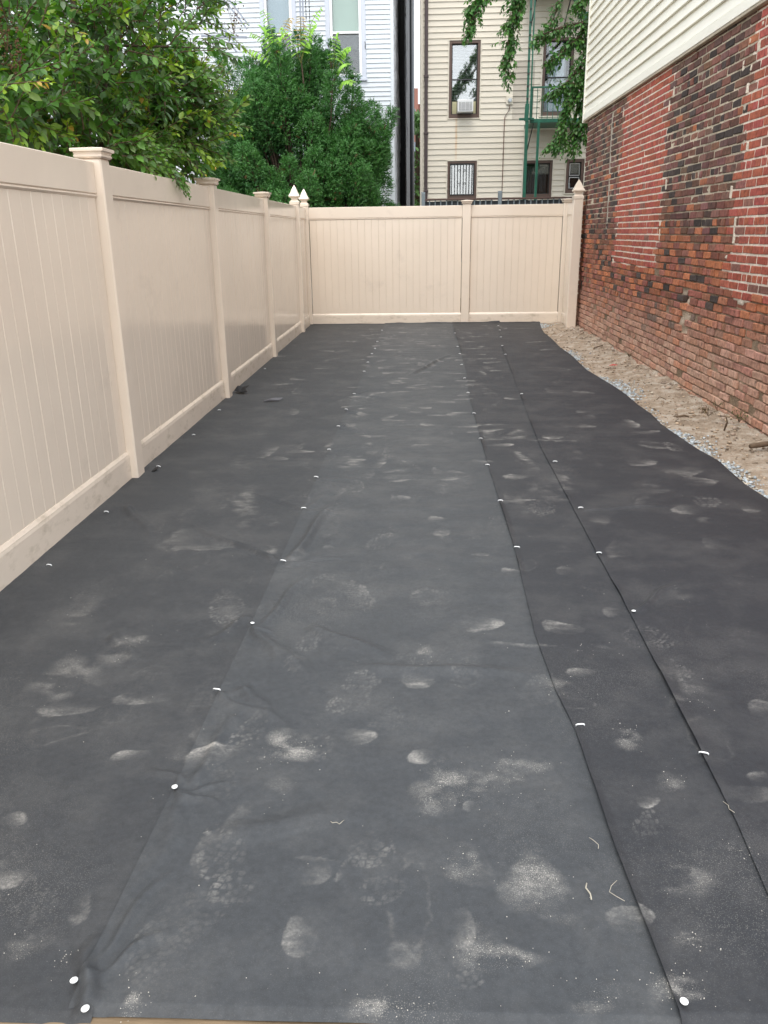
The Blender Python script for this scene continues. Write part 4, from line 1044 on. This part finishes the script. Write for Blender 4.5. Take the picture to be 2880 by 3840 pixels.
def yew():
    o = np.array([-2.0, 14.8, 0]); t = thing('yew_tree', 'dense dark green yew with upright plumes behind the back fence corner', 'tree', tuple(o))
    g = np.random.default_rng(17); st = MB(); P, D, T = [], [], []
    def plume(base, tip, w, dens):
        base, tip = np.array(base), np.array(tip); ax = tip-base; L = np.linalg.norm(ax); ax = ax/L
        st.tube([base*.35+np.array([0, 0, .3]), base, tip], [.022, .014, .003], 5)
        n = int(dens*L)
        tt = g.uniform(.0, 1, n)**.8
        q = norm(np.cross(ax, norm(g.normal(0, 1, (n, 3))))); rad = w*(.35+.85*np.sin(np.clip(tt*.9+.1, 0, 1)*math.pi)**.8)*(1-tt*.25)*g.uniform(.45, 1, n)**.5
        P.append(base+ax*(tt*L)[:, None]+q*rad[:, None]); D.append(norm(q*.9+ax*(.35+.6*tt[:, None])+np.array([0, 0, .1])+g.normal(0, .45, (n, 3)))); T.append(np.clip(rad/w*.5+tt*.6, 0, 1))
    c = np.array([-.08, 0, 1.55])
    for i in range(230):
        a = g.uniform(0, 2*math.pi); e = math.asin(g.uniform(-.12, 1.0)); dirn = np.array([math.cos(a)*math.cos(e), math.sin(a)*math.cos(e), math.sin(e)])
        R_ = np.array([1.60, 1.3, 2.50])*(1+.07*math.sin(3*a+1)+g.normal(0, .085))
        tip = c+dirn*R_; L = g.uniform(.5, .95); base = tip-norm(dirn*np.array([.75, .75, .5])+np.array([0, 0, .85]))*L
        plume(base, tip, g.uniform(.14, .25), g.uniform(420, 560))
    for bt in (((.95, -.15, 1.55), (1.58, -.25, 3.25)), ((.9, -.2, 1.45), (1.45, -.3, 2.95)), ((.8, -.2, 1.4), (1.22, -.4, 2.15)), ((.6, -.6, 3.1), (.66, -.7, 3.74)), ((-.5, -.7, 3.0), (-.62, -.8, 3.70)), ((.85, -.3, 2.9), (.98, -.4, 3.72)), ((0, 0, 3.6), (.06, 0, 4.45)), ((-.4, 0, 3.6), (-.42, 0, 4.48)), ((.5, .1, 3.5), (.62, .1, 4.30)), ((-1.1, 0, 3.3), (-1.25, 0, 4.15)), ((-1.3, 0, 2.0), (-1.6, -.1, 2.75)), ((-1.35, -.1, 1.6), (-1.68, -.2, 2.3)), ((1.0, -.1, 2.2), (1.3, -.2, 3.1))):
        plume(*bt, .13, 420)
    P, D, T = np.concatenate(P), np.concatenate(D), np.concatenate(T); n = len(P); K = 8
    a = g.normal(0, 1, (n, 3)); S = norm(np.cross(D, a)); N = np.cross(D, S)
    Lk = g.uniform(.05, .10, n)
    ang = g.uniform(0, 2*math.pi, (n, K)); pos = np.linspace(0, 1, K)[None, :]*Lk[:, None]
    nd = norm(np.cos(ang)[..., None]*S[:, None]+np.sin(ang)[..., None]*N[:, None]+D[:, None]*.75)
    b0 = P[:, None]+D[:, None]*pos[..., None]; wv = norm(np.cross(nd, a[:, None]))*.0065; nl = g.uniform(.026, .042, (n, K))[..., None]
    V = np.stack([b0-wv, b0+wv, b0+nd*nl], 2).reshape(-1, 3); F = np.arange(len(V)).reshape(-1, 3)
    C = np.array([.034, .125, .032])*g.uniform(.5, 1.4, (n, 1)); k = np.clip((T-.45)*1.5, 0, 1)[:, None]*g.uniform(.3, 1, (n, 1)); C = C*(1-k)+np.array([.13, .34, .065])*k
    brown = g.random(n) < .008; C[brown] = (.14, .07, .03)
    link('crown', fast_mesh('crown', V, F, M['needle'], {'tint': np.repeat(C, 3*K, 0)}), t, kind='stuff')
    st.build('branches', M['bark'], t)
    tr = MB()
    for i in range(11):
        a = i*2*math.pi/11; r = g.uniform(.4, 1.0); tr.tube([(.15*math.cos(a), .15*math.sin(a), 0), (.4*r*math.cos(a), .4*r*math.sin(a), .8), (.8*r*math.cos(a), .75*r*math.sin(a), 1.7), (.85*r*math.cos(a), .8*r*math.sin(a), 2.3)], [.05, .042, .032, .012], 6)
    tr.tube([(.55, -.3, 1.2), (.72, -.32, 1.85), (.88, -.32, 2.07), (1.2, -.35, 2.3)], [.035, .03, .022, .008], 6)
    tr.build('trunk', M['bark'], t, True)
yew()

def ailanthus():
    o = np.array([-1.85, 14.35, 0]); t = thing('sapling', 'pale green sapling with feathery compound leaves rising above the yew', 'tree', tuple(o)); g = np.random.default_rng(5)
    st = MB(); st.tube([(0, .2, 0), (.05, .3, 2.5), (0, -.1, 4.0)], [.03, .022, .01], 6); st.tube([(.03, 0, 2.8), (-.3, .1, 3.5), (-.42, -.1, 4.1)], [.016, .012, .007], 6); st.tube([(.03, 0, 2.6), (.4, .2, 3.3), (.56, -.1, 3.85)], [.016, .012, .007], 6); st.build('trunk', M['bark'], t, True)
    for s, e, c in (((-.40, 0, 4.28), (-.60, -.05, 4.88), 0), ((0, 0, 4.15), (.38, -.1, 4.88), 0), ((0, 0, 4.2), (.02, .05, 4.80), 1), ((-.4, 0, 4.25), (-.16, .1, 4.80), 1), ((.6, 0, 4.05), (.84, -.1, 4.30), 0), ((.55, 0, 4.0), (.66, -.2, 4.50), 0), ((-.42, 0, 4.2), (-.82, 0, 4.56), 0), ((0, 0, 4.1), (.30, -.2, 4.62), 0), ((-.45, 0, 4.1), (-.25, -.2, 4.50), 0), ((.0, 0, 4.1), (-.30, -.1, 4.60), 0), ((-.4, 0, 4.0), (-.95, -.1, 4.30), 0), ((.6, 0, 3.9), (.82, -.3, 4.02), 0), ((-.42, 0, 4.2), (-.62, -.3, 4.62), 0), ((0, 0, 4.1), (.20, .2, 4.72), 0), ((.6, 0, 3.7), (.9, -.3, 3.75), 0)):
        s, e = (np.array(v)*.926+np.array([0, -.12, .10]) for v in (s, e)); n = 11; u = np.linspace(0, 1, n); L = np.linalg.norm(e-s)
        pts = s+(e-s)*u[:, None]+np.array([0, 0, 1])*(.16*np.sin(u*math.pi))[:, None]*L
        P, D, U, LL = [], [], [], []
        for i in range(2, n):
            d = norm(pts[i]-pts[i-1]); side = norm(np.cross(d, [0, -.6, .8]))
            for sg in (-1, 1): P.append(pts[i]); D.append(side*sg+d*.35+np.array([0, 0, -.35])+g.normal(0, .12, 3)); U.append([0, -.4, 1]); LL.append(.135*(1-.5*(i/n)**2)*g.uniform(.85, 1.1))
        P, D, U, LL = map(np.array, (P, D, U, LL)); V = leaf_verts(P, D, U, LL, LL*.46)
        m = MB(); m.tube(pts, .004, 4, (.20, .22, .06)); col = np.array([.5, .36, .10]) if c else np.array([.26, .50, .06])
        for v in V: m.add(v, LF, col*g.uniform(.75, 1.2))
        m.build('leaf', M['leaf_a'], t)
ailanthus()

def hanging():
    o = np.array([4.4, 15.3, 0]); t = thing('broadleaf_tree', 'tree behind the brick building with leafy branches drooping in front of the cream house', 'tree', tuple(o)); g = np.random.default_rng(23)
    tr = MB(); acc = new_acc(); tw = MB()
    tr.tube([(0, 0, 0), (.05, 0, 2), (-.1, -.1, 4), (-.2, -.2, 6.2), (-.1, -.2, 8)], [.2, .17, .14, .10, .05], 9)
    B = [([(-.2, -.2, 5.6), (-1.4, -.8, 6.3), (-2.5, -1.2, 5.6), (-2.95, -1.3, 4.75), (-3.08, -1.3, 3.70)], 44, .20),
         ([(-1.4, -.8, 6.3), (-2.8, -1.25, 5.7), (-3.3, -1.3, 5.0), (-3.66, -1.3, 4.42)], 44, .22), ([(-2.5, -1.2, 5.6), (-3.1, -1.3, 5.0), (-3.5, -1.35, 4.55), (-3.68, -1.3, 4.20)], 26, .16),
         ([(-2.5, -1.2, 5.6), (-2.75, -1.3, 5.1), (-2.95, -1.3, 4.3), (-3.02, -1.25, 3.62)], 40, .15), ([(-1.4, -.8, 6.2), (-2.5, -1.3, 5.3), (-2.85, -1.3, 4.7), (-3.05, -1.35, 4.3)], 34, .2),
         ([(-1.4, -.8, 6.3), (-2.0, -1.2, 5.5), (-2.20, -1.3, 4.8), (-2.40, -1.3, 4.28)], 26, .14),
         ([(-.2, -.2, 5.0), (-1.0, -.9, 5.4), (-1.7, -1.2, 4.5), (-1.98, -1.3, 3.5), (-2.2, -1.3, 2.62)], 70, .26), ([(-1.0, -.9, 5.4), (-1.6, -1.2, 4.6), (-1.75, -1.3, 3.7), (-1.92, -1.3, 2.66)], 70, .28),
         ([(-1.0, -.9, 5.2), (-1.7, -1.3, 4.35), (-2.25, -1.35, 4.25), (-2.65, -1.35, 4.12)], 30, .16), ([(-1.6, -1.2, 4.6), (-2.0, -1.3, 4.1), (-2.38, -1.3, 3.80)], 26, .16), ([(-1.7, -1.2, 4.0), (-2.1, -1.3, 3.5), (-2.32, -1.3, 3.36)], 22, .16), ([(-1.0, -.9, 5.2), (-1.5, -1.2, 4.2), (-1.65, -1.2, 3.2)], 60, .3), ([(-.9, -.8, 4.6), (-1.35, -1.1, 3.8), (-1.6, -1.2, 2.9)], 40, .28), ([(-1.0, -.9, 5.6), (-1.75, -1.3, 4.9), (-2.0, -1.3, 4.5)], 24, .2)]
    for k in range(9):                                     # the rest of the crown, above and to the right
        a = g.uniform(0, 6.28); e = np.array([1.6*math.cos(a)+.3, 1.2*math.sin(a)+.6, g.uniform(5.8, 8.5)]); B.append(([(-.1, -.2, 5.5+k*.2), e*.6+np.array([0, 0, 3.0]), e], 40, .45))
    for pts, n, tl in B:
        pts = np.array(pts, float); tr.tube(pts, np.linspace(.035, .006, len(pts)), 6)
        seg = np.linspace(0, len(pts)-1, 200); cur = np.stack([np.interp(seg, range(len(pts)), pts[:, i]) for i in range(3)], 1)
        for _ in range(int(n*2.1)):
            u = g.uniform(.28, 1); p = cur[int(u*199)]; d = cur[min(199, int(u*199)+4)]-cur[max(0, int(u*199)-4)]
            d = norm(d)*.7+g.normal(0, .55, 3)+np.array([0, 0, -.25]); shoot(p+g.normal(0, .03, 3), d, tl*g.uniform(.6, 1.5), .024, .078, g, acc, tw, g.choice([0, 0, .3, .7]), pair=False, droop=.35, ratio=.66)
    A = {k: np.array(v) for k, v in acc.items()}; n = len(A['P']); C = np.array([.050, .145, .030])*g.uniform(.5, 1.6, (n, 1)); k = np.clip(A['T']*g.uniform(.3, 1.2, n), 0, 1)[:, None]; C = C*(1-k)+np.array([.14, .29, .045])*k
    vis = (A['P'][:, 0] < -1.4)
    leaves(t, A['P'], A['D'], A['U'], A['L'], A['W'], C); tr.build('trunk', M['bark'], t, True); tw.build('twigs', M['twig'], t, kind='stuff')
hanging()

def far_tree():
    t = thing('distant_tree', 'green tree far off in the gap between the two houses', 'tree', (-.1, 52, 0)); g = np.random.default_rng(2)
    m = MB(); m.tube([(0, 0, 0), (.1, 0, 4), (0, 0, 7.5)], [.25, .2, .08], 7); m.build('trunk', M['bark'], t, True)
    c = norm(g.normal(0, 1, (8000, 3)))*np.array([2.6, 2.2, 3.6])*g.uniform(.35, 1, (8000, 1))**.4+np.array([0, 0, 4.9])
    c = c[snoise(c[:, 0]*1.1, c[:, 2]*1.1, 3, 2, 1) > -.28]; n = len(c)
    D, U = g.normal(0, 1, (n, 3)), g.normal(0, 1, (n, 3)); L = g.uniform(.18, .34, n); C = np.array([.075, .15, .045])*g.uniform(.6, 1.6, (n, 1))
    leaves(t, c, D, U, L, L*.7, C, 0)
far_tree()

# ------------------------------------------------------------------ small things on the ground
def staple_mesh():
    th = np.linspace(0, math.pi, 9); m = MB(); m.tube(np.stack([-.0122*np.cos(th), .0015*np.cos(th*2), .0070*np.sin(th)**.6-.001], 1), .0022, 6); return m.mesh('staple', M['staple'], True)
def disc_mesh():
    m = MB(); m.loft(0, 0, [(0, .0072), (.0018, .0077), (.0030, .0064), (.0037, .0026)], 14); return m.mesh('pin', M['staple'], True)
ME_ST, ME_PIN = staple_mesh(), disc_mesh()
ORD = 'nearest second third fourth fifth sixth seventh eighth ninth tenth eleventh twelfth thirteenth fourteenth fifteenth sixteenth seventeenth eighteenth'.split()
def pins(pts, z, where, group, discs=()):
    pts = sorted(pts, key=lambda p: p[1])
    for i, (x, y) in enumerate(pts):
        disc = i in discs
        lab = ('white round pin head ' if disc else 'white staple ')+'%s along the %s' % (('nearest the camera' if i == 0 else ORD[i]+' from the camera'), where)
        o = link('fabric_pin' if disc else 'fabric_staple', ME_PIN if disc else ME_ST, None, (x, y, z+.002), label=lab, cat='pin' if disc else 'staple', group=group)
        o.rotation_euler = (R.uniform(-.15, .15), R.uniform(-.1, .1), R.uniform(-.3, .3))
        if y > 5: o.scale = (.9, .9, .9)
pins(PL, .015, 'left fabric seam', 'white pins down the left seam', (0, 1, 2, 4))
pins([(x+.006, y) for x, y in PM], .021, 'middle fabric seam', 'white pins down the middle seam', (0,))
pins([(x+.006, y) for x, y in PR], .026, 'right fabric seam', 'white pins down the right seam', (1,))
pins(PF, .012, 'foot of the left fence', 'white staples beside the left fence')

ICO_V = norm(np.array([(0, 1, 1.618), (0, -1, 1.618), (0, 1, -1.618), (0, -1, -1.618), (1, 1.618, 0), (-1, 1.618, 0), (1, -1.618, 0), (-1, -1.618, 0), (1.618, 0, 1), (-1.618, 0, 1), (1.618, 0, -1), (-1.618, 0, -1)], float))
def _ico_faces():
    F = []
    for i in range(12):
        for j in range(i+1, 12):
            for k in range(j+1, 12):
                if all(np.linalg.norm(ICO_V[a]-ICO_V[b]) < 1.1 for a, b in ((i, j), (j, k), (i, k))):
                    nn = np.cross(ICO_V[j]-ICO_V[i], ICO_V[k]-ICO_V[i]); F.append((i, j, k) if nn @ ICO_V[i] > 0 else (i, k, j))
    return np.array(F)
ICO_F = _ico_faces()
def stones(name, P, S, C, m, flat=.65, label=None, cat=None):
    g = np.random.default_rng(len(P)); n = len(P)
    V = ICO_V[None]*(1+g.normal(0, .2, (n, 12, 1)))*g.uniform(.6, 1.2, (n, 1, 3))*np.array([1, 1, flat])*S[:, None, None]
    a = g.uniform(0, 6.28, n); ca, sa = np.cos(a)[:, None], np.sin(a)[:, None]
    V = np.stack([V[..., 0]*ca-V[..., 1]*sa, V[..., 0]*sa+V[..., 1]*ca, V[..., 2]], -1)+P[:, None]
    F = (ICO_F[None]+12*np.arange(n)[:, None, None]).reshape(-1, 3)
    return link(name, fast_mesh(name, V.reshape(-1, 3), F, m, {'tint': np.repeat(C, 12, 0)}), None, kind='stuff', label=label, cat=cat)
def gravel():
    g = np.random.default_rng(44); P = []
    for y0, y1, w, n in ((9.0, 9.9, .15, 420), (8.2, 8.7, .08, 140), (6.75, 8.0, .20, 900), (5.6, 6.3, .06, 90), (4.95, 5.75, .16, 620), (4.2, 4.95, .12, 520), (3.0, 4.3, .16, 900), (1.5, 3.0, .2, 600), (12.2, 12.75, .20, 260), (10, 12.2, .04, 90), (3.2, 9.8, .10, 420)):
        y = g.uniform(y0, y1, n); e = np.sin(math.pi*(y-y0)/(y1-y0))**.5
        x = RIGHT_EDGE(y)-.02+abs(g.normal(0, 1, n))*w*.5*e; P.append(np.stack([x, y, soil_z(x, y)+.006+g.uniform(0, .008, n)], 1))
    P = np.concatenate(P); n = len(P); S = .0035+.009*g.random(n)**1.5+.008*(g.random(n) < .05); C = np.array([.46, .51, .535])*g.uniform(.6, 1.2, (n, 1)); w = g.random(n) < .3; C[w] = np.array([.46, .41, .33])*g.uniform(.7, 1.1, (w.sum(), 1))
    stones('gravel', P, S, C, M['gravel'], label='pale bluish gravel spilling out along the right edge of the fabric', cat='gravel')
    n = 3800; y = g.uniform(2.5, 12.6, n); x = RIGHT_EDGE(y)+(2.34-RIGHT_EDGE(y))*g.random(n); P = np.stack([x, y, soil_z(x, y)+.004], 1); S = .002+.014*g.random(n)**4; C = np.array([.34, .26, .185])*g.uniform(.45, 1.5, (n, 1))
    stones('soil_crumbs', P, S, C, M['gravel'], label='brown crumbs and pebbles scattered over the soil strip', cat='pebbles')
    n = 260; y = g.uniform(3.2, 12.2, n); x = 2.30-abs(g.normal(0, .07, n)); P = np.stack([x, y, soil_z(x, y)+.006], 1)
    stones('rubble', P, .006+.020*g.random(n)**3, np.array([.38, .30, .235])*g.uniform(.6, 1.4, (n, 1)), M['gravel'], label='brick and mortar rubble along the foot of the brick wall', cat='rubble')
    # pale grit on the fabric
    P = []
    for (cx, cy_, rx, ry, s, t) in DUST:
        if t == 'g' and cy_ < 3: k = int(34*s); P.append(np.stack([g.normal(cx, rx*.8, k), g.normal(cy_, ry*.9, k), np.full(k, .026)], 1))
    k = 260; P.append(np.stack([g.uniform(-1.4, 1.6, k), 1.1+5*g.random(k)**1.6, np.full(k, .026)], 1)); P = np.concatenate(P)
    P[:, 2] = np.where(P[:, 0] > RIGHT_SEAM(P[:, 1]), .027, np.where(P[:, 0] > MID_SEAM(P[:, 1]), .022, .0165)); n = len(P)
    stones('grit', P, g.uniform(.0005, .0015, n), np.array([.50, .48, .43])*g.uniform(.6, 1.15, (n, 1)), M['gravel'], .8, label='pale sandy grit scattered over the black fabric', cat='grit')
gravel()

def curl(name, pts, r, m, label, cat, group=None):
    mb_ = MB(); mb_.tube(pts, r, 5); return mb_.build(name, m, None, True, label=label, cat=cat, group=group)
curl('straw_fibre', [(-.21, 1.575, .022), (-.205, 1.565, .026), (-.195, 1.572, .022), (-.188, 1.562, .025), (-.178, 1.580, .022)], .0008, M['fibre'], 'wriggly pale fibre lying on the middle fabric strip', 'fibre', 'loose straw fibres')
curl('straw_fibre', [(.365, 1.395, .022), (.360, 1.380, .024), (.367, 1.365, .022), (.366, 1.350, .022)], .0017, M['fibre'], 'thick yellow straw piece near the middle seam', 'fibre', 'loose straw fibres')
curl('straw_fibre', [(.432, 1.405, .022), (.415, 1.385, .026), (.408, 1.37, .024), (.42, 1.358, .024), (.435, 1.348, .022)], .0007, M['fibre'], 'thin white curved thread right of the yellow straw', 'fibre', 'loose straw fibres')
curl('straw_fibre', [(.398, 1.535, .022), (.405, 1.522, .026), (.415, 1.512, .022), (.412, 1.500, .022)], .0007, M['fibre'], 'short curly fibre left of the middle seam, above the yellow straw', 'fibre', 'loose straw fibres')
curl('straw_fibre', [(.747, 1.66, .03), (.755, 1.645, .03), (.752, 1.632, .03), (.762, 1.622, .028)], .0007, M['fibre'], 'little white thread caught on the right seam', 'fibre', 'loose straw fibres')
def scrap(name, pts, th, m, label, loc, cat='scrap'):
    n = len(pts); mb_ = MB(); P = np.array(pts, float); c = P.mean(0)
    V = np.concatenate([P, P+np.array([0, 0, th])]); F = [tuple(range(n))[::-1], tuple(range(n, 2*n))]+[(i, (i+1) % n, n+(i+1) % n, n+i) for i in range(n)]
    mb_.add(V, F); return mb_.build(name, m, None, loc=loc, label=label, cat=cat)
scrap('fabric_scrap', [(0, 0, .03), (.06, -.05, .02), (.13, -.07, .03), (.10, .0, .045), (.12, .07, .06), (.06, .08, .045), (.02, .06, .06)], .004, M['scrap_black'], 'crumpled black fabric flap at the foot of the second fence post', (-1.66, 7.16, 0), 'fabric scrap')
scrap('fabric_scrap', [(0, 0, .0), (.06, .02, .012), (.13, .05, .0), (.16, .10, .012), (.09, .07, .018), (.03, .05, .008)], .003, M['scrap_grey'], 'small grey torn scrap lying on the left fabric strip', (-1.32, 6.72, .013), 'fabric scrap')
scrap('fabric_scrap', [(0, 0, .0), (.02, -.012, .008), (.04, .01, .015), (.03, .04, .018), (.01, .035, .01)], .003, M['scrap_black'], 'black fabric corner curling up beside the nearest visible fence post', (-1.62, 4.63, .005), 'fabric scrap')
scrap('plastic_scrap', [(0, 0, 0), (.07, -.02, .006), (.10, .03, .002), (.05, .05, .008)], .003, M['scrap_red'], 'small red scrap on the soil near the far brick wall', (1.97, 8.43, .028))
def sticks():
    for pts, r, lab in (([(2.10, 5.03, .05), (2.20, 5.06, .055), (2.32, 5.10, .06)], .016, 'thick broken stick on the soil at the right edge'), ([(2.12, 5.54, .03), (2.13, 5.53, .09), (2.115, 5.52, .13)], .006, 'thin twig stub standing up in the soil'), ([(1.96, 6.63, .03), (1.99, 6.66, .05), (2.03, 6.62, .035)], .004, 'curved thin twig lying on the soil'), ([(1.92, 5.96, .035), (1.98, 5.98, .04), (2.01, 5.96, .036)], .008, 'short chunk of wood on the soil'), ([(2.1, 9.8, .03), (2.22, 9.9, .04)], .006, 'far twig lying near the gothic fence post')):
        mb_ = MB(); mb_.tube(pts, [r, r*1.1]+[r*.7]*(len(pts)-2), 6); mb_.build('stick', M['twig'], None, True, label=lab, cat='stick', group='sticks on the soil strip')
sticks()
def weed(x, y, n, h, lab, col=(.08, .11, .035)):
    t = thing('weed', lab, 'weed', (x, y, .045), 'weeds along the brick wall'); g = np.random.default_rng(int(y*100)); m = MB(); b = MB()
    for _ in range(n):
        a = g.uniform(0, 6.28); e = np.array([math.cos(a)*h*.6, math.sin(a)*h*.6, h*g.uniform(.4, 1)]); b.tube([(0, 0, 0), e*.5+np.array([0, 0, h*.15]), e], [.0016, .0012, .0006], 4)
        for u in (.5, .75, 1): 
            q = e*u; v = leaf_verts(q[None], g.normal(0, 1, (1, 3))+np.array([[0, 0, .5]]), np.array([[0, 0, 1.]]), np.array([h*.22]), np.array([h*.09]))[0]; m.add(v, LF, np.array(col)*g.uniform(.7, 1.4))
    m.build('foliage', M['leaf_a'], t); b.build('stem', M['twig'], t)
weed(2.285, 5.72, 12, .11, 'low grey green weed at the wall foot, nearest the camera'); weed(2.14, 5.93, 10, .10, 'dry brownish weed on the soil before the wall', (.16, .12, .06)); weed(2.29, 6.2, 8, .07, 'small weed in a wall joint past the dry weed'); weed(2.29, 8.9, 10, .07, 'tiny green weed at the foot of the far brick wall')
bt = MB(); bt.loft(3.11, YC+.10, [(2.16, .03), (2.25, .032), (2.28, .024), (2.30, .012), (2.33, .012)], 10); bt.build('bottle', M['bottle'], None, True, label='pale bottle on the sill of the small ground floor window', cat='bottle')
